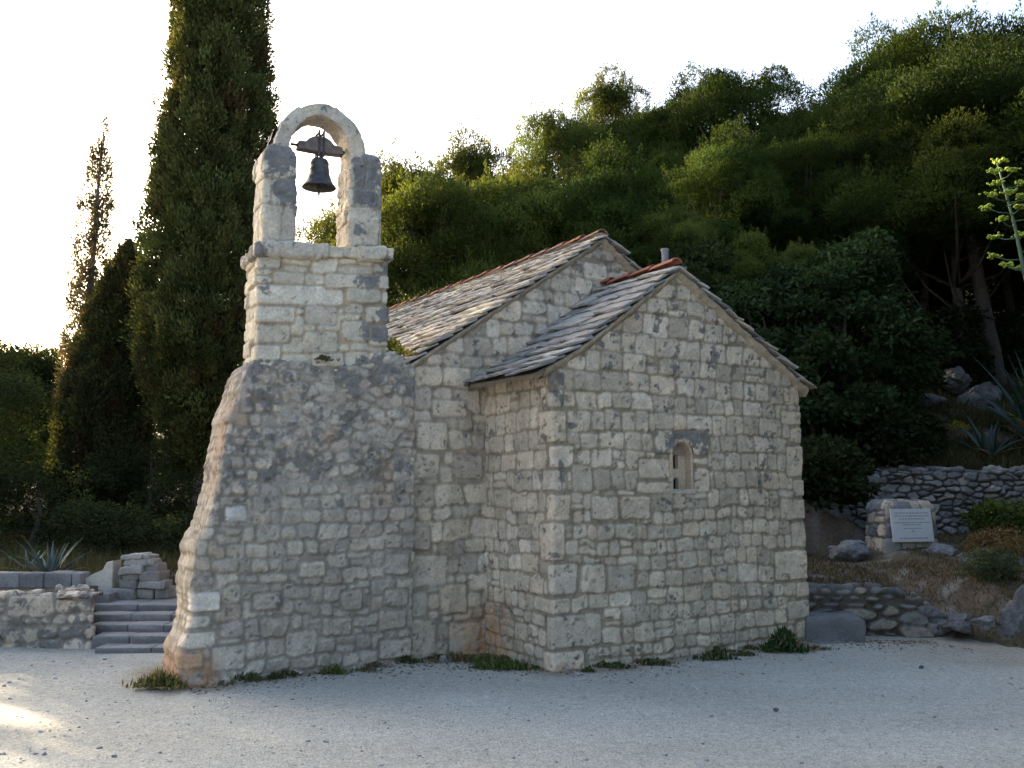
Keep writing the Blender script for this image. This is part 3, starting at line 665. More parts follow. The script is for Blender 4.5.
def butt_ids(S, T, r):
    A = course_ids(S, T, r, lambda t: 0.135 if t < 1.2 else 0.105, (0.75, 1.9), [], wob=0.024, step=0.05, split=0.18, seed=300)
    B = rubble_ids(S, T, r, (0.15, 0.10), 0.45, 310) + 5 * 10 ** 7
    sel = fbm(S * 1.3, T * 1.3, o=2, seed=320) + 0.45 * sstep(1.3, 2.0, T) - 0.22 > 0.12
    ids = np.where(sel, B, A)
    Sx = S + 0.022 * fbm(S * 8, T * 8, o=2, seed=331); Tx = T + 0.016 * fbm(S * 8, T * 8, o=2, seed=332)
    for n, (a0, a1, t0, t1) in enumerate(BQ): ids[(Sx > a0) & (Sx < a1) & (Tx > t0) & (Tx < t1)] = 10 ** 8 + n
    return ids
def butt_lich(S, T, x, y, z):
    return -0.16 + 0.34 * sstep(1.0, 1.9, T + 0.35 * fbm(S * 1.4, T * 1.4, o=2, seed=350)) + 0.22 * sstep(2.3, 2.75, T) - 0.3 * sstep(-1.75, -1.9, S) * sstep(0.8, 0.5, T)
def butt_stain(S, T, x, y, z, f1, f0):
    m = 1.5 * sstep(-1.72, -1.95, S) * sstep(0.38, 0.05, T + 0.15 * f0)
    up = 0.38 * sstep(0.05, 0.3, fbm(S * 2.5, T * 2.5, o=3, seed=360)) * sstep(1.2, 1.7, T) * sstep(2.5, 2.1, T)
    return np.clip(m * (0.7 + 1.2 * f1 + f0) + up, 0, 0.75), (0.37, 0.20, 0.11)
masonry('buttress', butt_pos, (-2.75, 0.10), (-0.06, 3.2), butt_ids, M_STONE, tower, 0.0105, 300, recess=0.014, jw=0.011, jblur=1.35, relief=0.005, rough=0.010,
        mask=lambda S, T: S > np.interp(np.minimum(T, 2.735), LP[:, 0], LP[:, 1]) - BX - 0.62,
        inset_edge=lambda S, T: 1 - 0.65 * sstep(-1.75, -2.05, S), smear_fn=lambda S, T: sstep(-0.05, 0.25, fbm(S * 8, T * 8, o=4, seed=370) + 0.36 * sstep(1.0, 1.7, T) - 0.34) * 0.75, lich_fn=butt_lich, stain_fn=butt_stain, pal=[(0.45, 0.395, 0.315), (0.41, 0.36, 0.295), (0.48, 0.42, 0.335), (0.38, 0.335, 0.275), (0.43, 0.36, 0.285)], mortar=(0.27, 0.238, 0.19), lich_scale=9.0, bright={10 ** 8 + 6: (0.66, 0.62, 0.55), 10 ** 8 + 2: (0.60, 0.53, 0.42), 10 ** 8 + 4: (0.66, 0.61, 0.53), 10 ** 8 + 3: (0.56, 0.50, 0.41), 10 ** 8 + 1: (0.55, 0.44, 0.31)})
# core behind so that the top is closed and nothing shows through
core = MB()
def core_sec(z, aL): return [(*c2t(aL + 0.12, 1.30), z), (*c2t(BX - 0.05, 1.17), z), (*c2t(BX - 0.05, 1.74), z), (*c2t(aL + 0.12, 1.74), z)]
V = core_sec(-0.05, -2.80) + core_sec(1.2, -2.70) + core_sec(2.69, -2.28)
core.add(V, [(i * 4 + k, i * 4 + (k + 1) % 4, i * 4 + 4 + (k + 1) % 4, i * 4 + 4 + k) for i in (0, 1) for k in range(4)] + [(8, 9, 10, 11)], (0.30, 0.28, 0.25)); core.build('buttress_core', M_STONE, tower)
SHEAR = lambda a, b: 0.065 * a
Lb, Tb, fb = ring_pos(-1.205, 0.0, 0.02, 0.56, [(0, 2.66), (0, 3.70)], 0.018, SHEAR)
sF = 1.205 / 2 + 0.54                                 # where the front begins on the ring
BFQ = [(sF - 0.2, sF + 0.22, 0.10, 0.24), (sF - 0.12, sF + 0.30, 0.25, 0.42), (sF - 0.3, sF + 0.78, 0.60, 0.78), (sF - 0.1, sF + 0.34, 0.43, 0.59), (sF + 0.60, sF + 1.36, 0.76, 0.90), (sF + 0.42, sF + 0.72, 0.42, 0.60), (sF + 0.76, sF + 1.08, 0.26, 0.46),
       (sF + 0.80, sF + 1.14, 0.62, 0.76), (sF + 0.98, sF + 1.4, 0.44, 0.61), (sF + 1.02, sF + 1.4, 0.22, 0.42), (sF + 0.42, sF + 0.74, 0.16, 0.36)]
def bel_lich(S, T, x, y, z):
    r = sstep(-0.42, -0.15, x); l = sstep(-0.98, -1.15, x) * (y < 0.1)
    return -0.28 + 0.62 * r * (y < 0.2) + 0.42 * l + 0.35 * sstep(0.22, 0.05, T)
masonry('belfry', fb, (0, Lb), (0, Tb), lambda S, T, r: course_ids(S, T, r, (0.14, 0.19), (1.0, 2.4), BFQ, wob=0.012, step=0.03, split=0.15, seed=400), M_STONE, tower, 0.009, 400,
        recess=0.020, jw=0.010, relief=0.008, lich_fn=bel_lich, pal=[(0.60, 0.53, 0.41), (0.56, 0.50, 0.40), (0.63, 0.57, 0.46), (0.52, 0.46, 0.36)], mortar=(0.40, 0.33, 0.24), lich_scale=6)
# projecting slab course
Lc, Tc, fc = ring_pos(-1.25, 0.042, -0.045, 0.63, [(0.30, 3.69), (0.03, 3.69), (0.006, 3.70), (0.0, 3.71), (0.0, 3.80), (0.012, 3.81), (0.30, 3.815)], 0.018, SHEAR)
sC = 1.33 / 2 + 0.715
def slab_ids(S, T, r): return np.searchsorted(np.array([sC - 0.35, sC + 0.02, sC + 0.60, sC + 0.90, sC + 1.16, sC + 1.5]), S.ravel() + 0.01 * fbm(S.ravel() * 9, T.ravel() * 9, o=2)).reshape(S.shape)
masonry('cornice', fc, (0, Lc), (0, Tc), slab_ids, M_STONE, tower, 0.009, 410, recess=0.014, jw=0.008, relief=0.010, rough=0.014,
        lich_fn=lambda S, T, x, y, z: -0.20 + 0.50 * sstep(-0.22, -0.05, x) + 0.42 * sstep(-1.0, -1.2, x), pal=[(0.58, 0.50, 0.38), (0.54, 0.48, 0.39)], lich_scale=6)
# the two pillars
def pillar(a0, a1, seed, top, dark):
    L_, T_, f_ = ring_pos(a0, a1, 0.05, 0.47, [(0, 3.80), (0, top - 0.13), (0.018, top - 0.06), (0.06, top - 0.015), (0.12, top)], 0.016, SHEAR)
    s0 = (a1 - a0) / 2 + 0.42
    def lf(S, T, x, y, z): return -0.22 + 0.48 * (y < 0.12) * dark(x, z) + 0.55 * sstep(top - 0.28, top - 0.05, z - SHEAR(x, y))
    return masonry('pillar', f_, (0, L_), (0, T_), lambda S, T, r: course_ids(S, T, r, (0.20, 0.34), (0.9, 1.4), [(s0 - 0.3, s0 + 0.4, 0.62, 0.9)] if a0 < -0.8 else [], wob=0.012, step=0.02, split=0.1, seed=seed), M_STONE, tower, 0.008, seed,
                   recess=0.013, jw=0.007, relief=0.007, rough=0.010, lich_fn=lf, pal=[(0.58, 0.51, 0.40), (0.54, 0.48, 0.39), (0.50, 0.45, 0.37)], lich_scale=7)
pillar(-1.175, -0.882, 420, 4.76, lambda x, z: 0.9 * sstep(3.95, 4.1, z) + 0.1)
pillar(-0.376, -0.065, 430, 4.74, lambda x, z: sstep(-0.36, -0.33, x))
# the arch
AC, AZ = -0.650, 4.705
def arch_pos(S, T):
    Ls, sx, sy = ARCH_SEC
    r = sx(S); b = sy(S)
    ph = math.pi * T
    low = np.clip(-T, 0, 1) + np.clip(T - 1, 0, 1); ph = math.pi * np.clip(T, 0, 1)
    rx, rz = 0.362 + r, 0.435 + r
    p = 1.12
    x = AC - rx * np.sign(np.cos(ph)) * np.abs(np.cos(ph)) ** p; z = AZ + rz * np.sin(ph) ** 0.98
    # legs run down into the pillar heads
    return np.stack([x, b, z - low + SHEAR(x, b)], -1)
ARCH_SEC = smooth_path([(0.072, 0.26), (0.072, 0.42), (-0.072, 0.42), (-0.072, 0.10), (0.072, 0.10)], True, 0.018)
arch_ids = lambda S, T, r: np.searchsorted(np.array([0.16, 0.33, 0.47, 0.62, 0.82]), (T + 0.01 * fbm(S * 9, T * 20, o=2)).ravel()).reshape(T.shape)
masonry('arch', arch_pos, (0, ARCH_SEC[0]), (-0.12, 1.12), arch_ids, M_STONE, tower, 0.0075, 440, recess=0.006, jw=0.003, relief=0.006, rough=0.009,
        lich_fn=lambda S, T, x, y, z: -0.05 + 0.30 * sstep(0.5, 0.0, S) - 0.4 * ((S > 0.30) & (S < 0.66)), pal=[(0.50, 0.45, 0.37), (0.55, 0.48, 0.37), (0.47, 0.42, 0.35)], lich_scale=6, flip=False)

# ------------------------------------------------------------------ the bell
bx, by = -0.615, 0.26
bw = TO + tu * bx + tv * by
bell = thing('bell', 'dark bronze bell hanging from a wooden headstock in the tower arch', 'bell', (bw[0], bw[1], 4.335), TT)
bell.scale = (0.96, 0.96, 0.84)
prof = [(0.0, 0.335), (0.045, 0.335), (0.075, 0.325), (0.088, 0.30), (0.090, 0.285), (0.094, 0.282), (0.094, 0.274), (0.091, 0.27), (0.094, 0.22), (0.097, 0.216), (0.097, 0.208), (0.095, 0.204), (0.101, 0.16), (0.112, 0.115), (0.116, 0.112), (0.117, 0.104), (0.116, 0.10), (0.130, 0.065), (0.150, 0.03), (0.165, 0.010), (0.168, 0.0), (0.160, -0.004), (0.145, 0.012), (0.118, 0.06), (0.098, 0.13), (0.085, 0.22), (0.07, 0.30), (0.0, 0.31)]
mb = MB(); mb.lathe([(r, z + 0.06) for r, z in prof], 48); mb.build('bell_body', M_BRONZE, bell, smooth=True)
mb = MB(); mb.tube([(0, 0, 0.36), (0.004, 0, 0.10)], [0.010, 0.012], 10); mb.lathe([(0.001, 0.10), (0.022, 0.09), (0.028, 0.065), (0.022, 0.04), (0.012, 0.03), (0.011, -0.03), (0.001, -0.035)], 14); mb.build('clapper', M_IRON, bell, smooth=True)
mb = MB(); mb.tube([(-0.018, 0, 0.385), (-0.025, 0, 0.43), (0, 0, 0.46), (0.025, 0, 0.43), (0.018, 0, 0.385)], [0.013] * 5, 8); mb.build('crown_loop', M_BRONZE, bell, smooth=True)
mb = MB(); pr = [(-0.255, 0.475), (-0.245, 0.57), (-0.17, 0.578), (-0.135, 0.625), (-0.085, 0.660), (-0.02, 0.672), (0.05, 0.668), (0.10, 0.640), (0.145, 0.585), (0.235, 0.562), (0.255, 0.475), (0.10, 0.468), (-0.10, 0.468)]
k = len(pr); V = []
for (yy, ins) in ((-0.055, 0.006), (-0.048, 0), (0.048, 0), (0.055, 0.006)):
    for a, z in pr: V.append((a * 0.90 * (1 - ins * 2), yy, 0.54 + (z - 0.56) * 0.88 * (1 - ins * 4)))
F = [tuple(range(k - 1, -1, -1)), tuple(range(3 * k, 4 * k))] + [(r * k + i, r * k + (i + 1) % k, (r + 1) * k + (i + 1) % k, (r + 1) * k + i) for r in range(3) for i in range(k)]
mb.add(V, F); hs = mb.build('headstock', M_WOOD, bell)
mb = MB()
for sx in (-0.022, 0.022): mb.box((sx - 0.011, -0.063, 0.40), (sx + 0.011, -0.056, 0.70)); mb.box((sx - 0.011, 0.056, 0.40), (sx + 0.011, 0.063, 0.70)); mb.box((sx - 0.011, -0.056, 0.676), (sx + 0.011, 0.056, 0.684)); mb.tube([(sx, -0.0595, 0.70), (sx, -0.0595, 0.725)], [0.006, 0.006], 8)
mb.build('iron_strap', M_IRON, bell)
mb = MB(); mb.tube([(-0.29, 0, 0.515), (0.28, 0, 0.515)], [0.016, 0.016], 10); mb.tube([(0.205, -0.03, 0.475), (0.20, -0.04, 0.45), (0.215, -0.04, 0.435)], [0.006, 0.006, 0.004], 6); mb.build('gudgeon_pin', M_IRON, bell, smooth=True)

# ------------------------------------------------------------------ placing helpers
cP, sP = math.cos(PITCH), math.sin(PITCH)
def at(px, py, Y):
    dx = (px - 512) / FPX; dy = (384 - py) / FPX
    f = cP - dy * sP; t = Y / f
    return np.array([dx * t, Y, EYE + t * (sP + dy * cP)])
def ter(x, y): return float(terrain(np.array([x]), np.array([y]))[0])
def on_ground(px, py):
    dx = (px - 512) / FPX; dy = (384 - py) / FPX; r = np.array([dx, cP - dy * sP, sP + dy * cP]); t = -EYE / r[2]
    return np.array([r[0] * t, r[1] * t, 0.0])

# ------------------------------------------------------------------ rocks and dry stone walls
def ico(n):
    import bmesh
    bm = bmesh.new(); bmesh.ops.create_icosphere(bm, subdivisions=n, radius=1); bm.verts.ensure_lookup_table()
    V = np.array([v.co[:] for v in bm.verts]); F = np.array([[v.index for v in f.verts] for f in bm.faces]); bm.free(); return V, F
IC3, IC2, IC4 = ico(4), ico(2), ico(5)
def rock_geo(size, seed, sq=3.0, rough=0.12, base=IC3, cuts=4):
    rng = np.random.default_rng(seed); V, F = base
    V = V / (np.abs(V) ** sq).sum(1, keepdims=True) ** (1 / sq)
    for _ in range(cuts):
        n = rng.normal(size=3); n /= np.linalg.norm(n); d = rng.uniform(0.55, 0.9); e = V @ n - d
        V = V - np.clip(e, 0, None)[:, None] * n * 0.85
    o = rng.uniform(0, 50, 3); nn = V / np.linalg.norm(V, axis=1, keepdims=True)
    f = fbm(V[:, 0] * 1.7 + o[0], V[:, 1] * 1.7 + o[1], V[:, 2] * 1.7 + o[2], 5, 7)
    V = V + nn * (rough * 1.6 * f)[:, None]
    return V * np.array(size) * 0.5, F, f
def cube_grid():
    g = [-1, -0.93, -0.6, -0.2, 0.2, 0.6, 0.93, 1]; key = {}; V = []; F = []
    def vid(p):
        k = tuple(round(q, 4) for q in p)
        if k not in key: key[k] = len(V); V.append(k)
        return key[k]
    for ax in range(3):
        for sg in (-1, 1):
            for i in range(7):
                for j in range(7):
                    q = []
                    for (a, b) in ((i, j), (i + 1, j), (i + 1, j + 1), (i, j + 1)):
                        p = [0, 0, 0]; p[ax] = sg; p[(ax + 1) % 3] = g[a]; p[(ax + 2) % 3] = g[b]; q.append(vid(p))
                    F.append(q if sg > 0 else q[::-1])
    return np.array(V, float), np.array(F)
CUBE = cube_grid()
def block_geo(size, seed, rough=0.006, bev=0.012):
    V, F = CUBE; h = np.array(size) * 0.5; rng = np.random.default_rng(seed); P = V * h; inner = np.clip(P, -(h - bev), h - bev); d = P - inner
    l = np.linalg.norm(d, axis=1, keepdims=True); P = inner + np.where(l > 1e-6, d / np.maximum(l, 1e-6) * np.minimum(l, bev), 0)
    o = rng.uniform(0, 50, 3); k = 5.0
    f = np.stack([fbm(P[:, 0] * k + o[0] + 7 * i, P[:, 1] * k + o[1], P[:, 2] * k + o[2], 4, 3 + i) for i in range(3)], -1)
    ch = rng.uniform(-1, 1, (8, 3)); cor = np.sign(V)   # skewed corners
    sk = sum(((1 + V[:, [0]] * a) * (1 + V[:, [1]] * b) * (1 + V[:, [2]] * c_) / 8) * ch[i] for i, (a, b, c_) in enumerate([(a, b, c_) for a in (-1, 1) for b in (-1, 1) for c_ in (-1, 1)]))
    return P + f * rough * 2.2 + sk * rough, F, f[:, 0]
def rock_cols(V, f, c, seed, lich=0.2):
    g = fbm(V[:, 0] * 9, V[:, 1] * 9, V[:, 2] * 9 + seed, 4, 5)
    C = np.array(c) * (1 + 0.35 * g + 0.2 * f)[:, None]
    m = sstep(0.1, 0.35, fbm(V[:, 0] * 5 + seed, V[:, 1] * 5, V[:, 2] * 5, 4, 15) + lich - 0.2)[:, None] * 0.7
    return np.clip(C * (1 - m) + LICHEN * 1.2 * m, 0.02, 0.7)
def boulder(label, px, py, Y, wpx, hpx, seed, c=(0.30, 0.30, 0.295), deep=0.8, rotz=None, sq=2.6, group=None, z=None):
    W = wpx * Y / FPX; Hh = hpx * Y / FPX * 1.35; p = at(px, py, Y)
    V, F, f = rock_geo((W * 1.08, W * deep, Hh), seed, sq, 0.26, IC4, 11)
    o = link('boulder', fast_mesh('boulder', V, F, rock_cols(V, f, c, seed)), M_ROCK)
    o.location = (p[0], Y + W * 0.2, p[2] - Hh * 0.08); o.rotation_euler = (0, 0, random.Random(seed).uniform(-0.4, 0.4) if rotz is None else rotz)
    return tag(o, label, 'boulder', group)
def wall_pos(path, H, thick, fillet=0.05, z0=-0.1, top_noise=0.0, seed=0, lean=0.08):
    Ln, fx, fy = smooth_path(path, False, fillet)
    def f(S, T):
        x, y = fx(S), fy(S); e = 0.02
        dx, dy = fx(S + e) - fx(S - e), fy(S + e) - fy(S - e); l = np.hypot(dx, dy) + 1e-9
        nx, ny = -dy / l, dx / l                     # inward
        h = H(S, x, y) + top_noise * fbm(S * 3.2, S * 0 + seed, o=3, seed=seed)
        ov = smax(T + z0 - h, 0.05); z = T + z0 - ov
        ins = np.minimum(ov, thick) + lean * np.clip(z, 0, 3)
        z = z - np.clip(ov - thick, 0, None)
        return np.stack([x + nx * ins, y + ny * ins, z], -1)
    return Ln, f
# low stone wall beside the steps at the left
LWP = [(-13, 10.05), (-8, 10.0), (-4.15, 9.72), (-4.62, 10.75)]
L_, f_ = wall_pos(LWP, lambda S, x, y: 0.50 + 0 * S, 0.32, 0.04, -0.1, 0.015, 3, 0.03)
def lw_over(L): return [(L - 2.05, L - 1.55, 0.38, 0.63), (L - 2.3, L - 1.72, 0.12, 0.30)]
wl = masonry('stone_wall', f_, (0, L_), (0, 0.95), lambda S, T, r: course_ids(S, T, r, (0.11, 0.17), (0.9, 2.0), lw_over(L_), wob=0.03, step=0.06, split=0.15, seed=500), M_DRY, None, 0.012, 500, recess=0.03, jw=0.012, relief=0.014, rough=0.01,
             lich_fn=lambda S, T, x, y, z: 0.05 + 0.25 * (S > L_ - 2.1), pal=PAL_GREY + PAL_WARM[:2], mortar=(0.26, 0.23, 0.19),
             stain_fn=lambda S, T, x, y, z, f1, f0: (np.clip(sstep(L_ - 1.7, L_ - 2.3, S) * sstep(0.35, 0.05, T) * (0.5 + f0 + f1), 0, 0.6), (0.42, 0.26, 0.13)))
tag(wl, 'low mortared rubble wall at left, ending at the stone steps', 'wall')
# upper kerb of squared blocks
mb = MB(); rng = np.random.default_rng(12); x = -13.0
while x < -4.78:
    wd = rng.uniform(0.24, 0.34); e = min(x + wd, -4.74); c = np.array((0.24, 0.235, 0.23)) * rng.uniform(0.8, 1.15)
    V, F, f = block_geo((e - x - 0.008, 0.26, 0.22), int(-x * 100), 0.006, 0.015); V = V + np.array([(x + e) / 2, 10.85 + rng.uniform(-.01, .01), 0.525])
    mb.add(V, F.tolist(), rock_cols(V, f, c, 3, 0.35)); x = e
tag(mb.build('block_kerb', M_DRY, smooth=True), 'row of squared dark grey blocks on the terrace above the left wall', 'kerb')
# steps
st = thing('stone_steps', 'five shallow dark stone steps between the left wall and the bell tower', 'steps', (-3.4, 9.45, 0))
ys = [9.45, 9.70, 9.95, 10.20, 10.45, 11.35]; zt = [0.045, 0.118, 0.19, 0.262, 0.333]
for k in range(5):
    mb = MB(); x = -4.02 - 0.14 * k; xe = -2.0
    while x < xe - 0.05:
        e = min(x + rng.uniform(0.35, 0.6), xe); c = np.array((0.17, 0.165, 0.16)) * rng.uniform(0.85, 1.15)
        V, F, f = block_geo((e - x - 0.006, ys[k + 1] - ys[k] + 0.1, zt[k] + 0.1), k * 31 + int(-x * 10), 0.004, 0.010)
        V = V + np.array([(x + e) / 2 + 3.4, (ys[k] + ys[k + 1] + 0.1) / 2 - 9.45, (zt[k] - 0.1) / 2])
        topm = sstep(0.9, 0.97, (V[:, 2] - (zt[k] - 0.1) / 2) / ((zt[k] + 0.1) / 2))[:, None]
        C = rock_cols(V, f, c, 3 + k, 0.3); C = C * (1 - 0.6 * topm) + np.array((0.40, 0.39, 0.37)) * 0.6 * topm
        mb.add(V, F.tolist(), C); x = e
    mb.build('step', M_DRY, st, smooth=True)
# ruined stub of a wall on the landing, and a pale dressed block leaning beside it
mb = MB(); rng = np.random.default_rng(5)
rows = [(-4.42, -3.86, 0.33, 0.12), (-4.36, -3.88, 0.45, 0.09), (-4.34, -3.92, 0.54, 0.09), (-4.34, -3.98, 0.63, 0.08), (-4.33, -4.02, 0.71, 0.07), (-4.34, -4.08, 0.775, 0.05)]
for (a, b, z, h) in rows:
    x = a
    while x < b - 0.03:
        e = min(x + rng.uniform(0.14, 0.26), b + 0.02); V, F, f = block_geo((e - x + 0.004, rng.uniform(0.26, 0.36), h + 0.006), int(rng.integers(9999)), 0.012, 0.018)
        V = V + np.array([(x + e) / 2 + rng.uniform(-.02, .02), 11.0 + rng.uniform(-.04, .04), z + h / 2]); mb.add(V, F.tolist(), rock_cols(V, f, np.array((0.33, 0.315, 0.29)) * rng.uniform(0.7, 1.15), 7, 0.15)); x = e
x = -4.72
while x < -4.40:
    V, F, f = block_geo((0.185, 0.3, 0.11), int(rng.integers(9999)), 0.006, 0.012); V += np.array([x + 0.08, 10.72, 0.375]); mb.add(V, F.tolist(), rock_cols(V, f, (0.25, 0.245, 0.24), 4, 0.3)); x += 0.19
tag(mb.build('ruined_wall', M_DRY, smooth=True), 'broken stepped stub of stacked stones on the landing above the steps', 'wall')
mb = MB(); pr = [(-4.78, 0.42), (-4.45, 0.42), (-4.45, 0.76), (-4.52, 0.745), (-4.56, 0.665), (-4.70, 0.60), (-4.77, 0.56)]; k = len(pr); V = []
for (yy, ins) in ((10.86, 0.01), (10.88, 0.0), (11.08, 0.0), (11.10, 0.01)):
    for a, z in pr: V.append((a + (-4.61 - a) * ins * 3, yy, z + (0.57 - z) * ins * 3))
mb.add(V, [tuple(range(k)), tuple(range(4 * k - 1, 3 * k - 1, -1))] + [(r * k + (i + 1) % k, r * k + i, (r + 1) * k + i, (r + 1) * k + (i + 1) % k) for r in range(3) for i in range(k)], (0.52, 0.48, 0.42))
tag(mb.build('dressed_block', M_STONE), 'smooth pale dressed stone block leaning against the broken stub', 'stone block')
L_, f_ = wall_pos([(-3.95, 11.55), (-1.2, 11.5)], lambda S, x, y: 0.62 + 0 * S, 0.3, 0.04, 0.2, 0.01, 8, 0.02)
wb = masonry('stone_wall', f_, (0, L_), (0, 0.7), lambda S, T, r: course_ids(S, T, r, (0.2, 0.26), (1.2, 1.8), seed=520), M_DRY, None, 0.014, 520, recess=0.02, jw=0.01, pal=PAL_DARK, lich_fn=lambda S, T, x, y, z: 0.1 + 0 * S)
tag(wb, 'short dark terrace wall behind the steps beside the bell tower', 'wall')
# right: retaining dry stone wall, low wall with step
def rh(S, x, y): return 1.84 - 0.55 * sstep(5.35, 4.75, x) - 0.35 * sstep(4.75, 4.3, x) + 0.02 * np.clip(x - 7, 0, 9)
L_, f_ = wall_pos([(4.0, 15.5), (4.9, 15.15), (5.6, 15.0), (8, 14.95), (13, 14.9), (20, 15.3)], rh, 0.35, 0.1, 0.45, 0.05, 4, 0.10)
rw = masonry('dry_stone_wall', f_, (0, L_), (0, 1.9), lambda S, T, r: rubble_ids(S, T, r, (0.20, 0.095), 0.48, 530, 0.4), M_DRY, None, 0.014, 530, recess=0.045, jw=0.009, jblur=1.0, relief=0.028, rough=0.024,
             pal=[(0.27, 0.265, 0.26), (0.22, 0.22, 0.215), (0.31, 0.29, 0.26), (0.18, 0.18, 0.18)], mortar=(0.06, 0.055, 0.05), lich_fn=lambda S, T, x, y, z: 0.03 + 0 * S)
tag(rw, 'long dry stone retaining wall across the slope behind the plaque', 'wall')
L_, f_ = wall_pos([(2.9, 10.62), (3.6, 10.52), (4.3, 10.42), (4.9, 10.45)], lambda S, x, y: 0.47 - 0.10 * sstep(4.1, 4.35, x) - 0.22 * sstep(4.35, 4.85, x), 0.30, 0.08, -0.1, 0.03, 6, 0.12)
lo = masonry('dry_stone_wall', f_, (0, L_), (0, 0.95), lambda S, T, r: np.where(T < 0.44, rubble_ids(S, T, r, (0.27, 0.12), 0.45, 540, 0.35), rubble_ids(S, T, r, (0.20, 0.09), 0.4, 545, 0.25) + 10 ** 8), M_DRY, None, 0.012, 540, recess=0.06, jw=0.013, jblur=1.6, relief=0.022, rough=0.014,
             pal=[(0.19, 0.185, 0.18), (0.22, 0.21, 0.195), (0.15, 0.15, 0.15), (0.26, 0.23, 0.19)], mortar=(0.11, 0.092, 0.073), lich_fn=lambda S, T, x, y, z: 0.08 + 0 * S)
tag(lo, 'low dry stone wall of big dark stones at the foot of the right bank', 'wall')
V, F, f = block_geo((0.62, 0.5, 0.42), 41, 0.02, 0.03); V += np.array([3.33, 10.35, 0.03])
tag(link('stone_step', fast_mesh('stone_step', V, F, rock_cols(V, f, (0.17, 0.17, 0.17), 3, 0.3)), M_DRY), 'single flat grey stone step beside the right corner of the chapel', 'step')

# memorial block with a pale plaque
mon = thing('memorial_block', 'squat rough stone memorial holding a pale inscribed plaque on the bank', 'memorial', (5.46, 13.50, 0.62), rad(14))
L_, T_, f_ = ring_pos(-0.44, 0.42, -0.20, 0.30, [(0, -0.12), (0.03, 0.60), (0.05, 0.70), (0.10, 0.755), (0.24, 0.77)], 0.03)
masonry('stone_block', f_, (0, L_), (0, T_), lambda S, T, r: course_ids(S, T, r, (0.15, 0.22), (0.9, 1.6), [(0.93 - 0.02, 0.93 + 0.10, 0.62, 0.85)], wob=0.02, step=0.04, seed=550), M_DRY, mon, 0.013, 550, recess=0.03, jw=0.010, relief=0.012, pal=PAL_GREY + PAL_DARK, mortar=(0.19, 0.17, 0.15), lich_fn=lambda S, T, x, y, z: 0.0 + 0 * S)
mb = MB(); mb.box((-0.315, -0.03, -0.225), (0.315, 0.0, 0.225), (0.62, 0.63, 0.63)); pq = mb.build('plaque', plain('pale_marble', (0.60, 0.615, 0.62), 0.55, 0, 0.06, 9), mon)
pq.location = (-0.04, -0.205, 0.43); pq.rotation_euler = (rad(-7), 0, 0)
M_INS = plain('inscription_grey', (0.33, 0.35, 0.38), 0.7, 0, 0.1, 30); rng = np.random.default_rng(77)
for r, (zz, wid) in enumerate([(0.165, 0.52), (0.125, 0.54), (0.085, 0.40), (0.035, 0.56), (0.005, 0.30), (-0.045, 0.28), (-0.08, 0.05), (-0.175, 0.44)]):
    x = -wid / 2; mb = MB()
    while x < wid / 2 - 0.004:
        e = min(x + rng.uniform(0.02, 0.07), wid / 2); mb.box((x, -0.0325, zz - 0.008), (e, -0.0295, zz + 0.008), (0.30, 0.32, 0.35)); x = e + 0.012
    mb.build('text_line', M_INS, pq)

# boulders on the bank
bl = [('rounded blue grey boulder left of the memorial block', 852, 549, 13.2, 40, 20, 1), ('low grey rock just right of the memorial block', 944, 553, 13.0, 36, 18, 2),
      ('small flat rock between the memorial rock and the green bush', 972, 560, 12.6, 26, 13, 3), ('big pale grey boulder under the retaining wall at the right edge', 1012, 527, 14.0, 56, 34, 4),
      ('large dark rock at right edge near the gravel', 1028, 622, 10.0, 50, 56, 5), ('bulky dark rock behind the chapel corner at the wall end', 826, 528, 14.2, 52, 50, 6),
      ('flat slab like rock in the dry grass of the bank', 990, 580, 11.8, 48, 14, 7), ('grey rock at the right edge above the flat slab', 1010, 562, 12.4, 34, 22, 8),
      ('small rock in dry grass below the memorial', 868, 571, 12.5, 20, 8, 9), ('little pale rock at the bottom of the bank', 985, 622, 10.0, 24, 10, 10),
      ('flat pale stone on gravel beside the chapel corner', 830, 645, 9.95, 34, 6, 11), ('long low stone at the end of the low dry wall', 960, 622, 10.2, 40, 16, 12)]
for (lb, px, py, Y, wp, hp, sd) in bl: boulder(lb, px, py, Y, wp, hp, 600 + sd, c=(0.20, 0.20, 0.20) if sd not in (5, 12) else (0.13, 0.13, 0.13))
up_ = [('pale layered outcrop rock in the dark slope, the topmost', 962, 376, 19.5, 26, 22), ('broad pale outcrop rock beside the tall agave', 985, 395, 19.2, 46, 26), ('weathered outcrop rock low beside the tall agave', 990, 418, 18.6, 40, 22),
       ('shaded outcrop rock under the broad leaved tree', 925, 398, 19.0, 40, 16), ('flat outcrop ledge in the grass above the retaining wall', 950, 428, 17.8, 44, 10), ('small flat ledge stone near yellow flowers', 985, 429, 17.6, 22, 8)]
for i, (lb, px, py, Y, wp, hp) in enumerate(up_): boulder(lb, px, py, Y, wp, hp, 640 + i, c=(0.13, 0.13, 0.128))

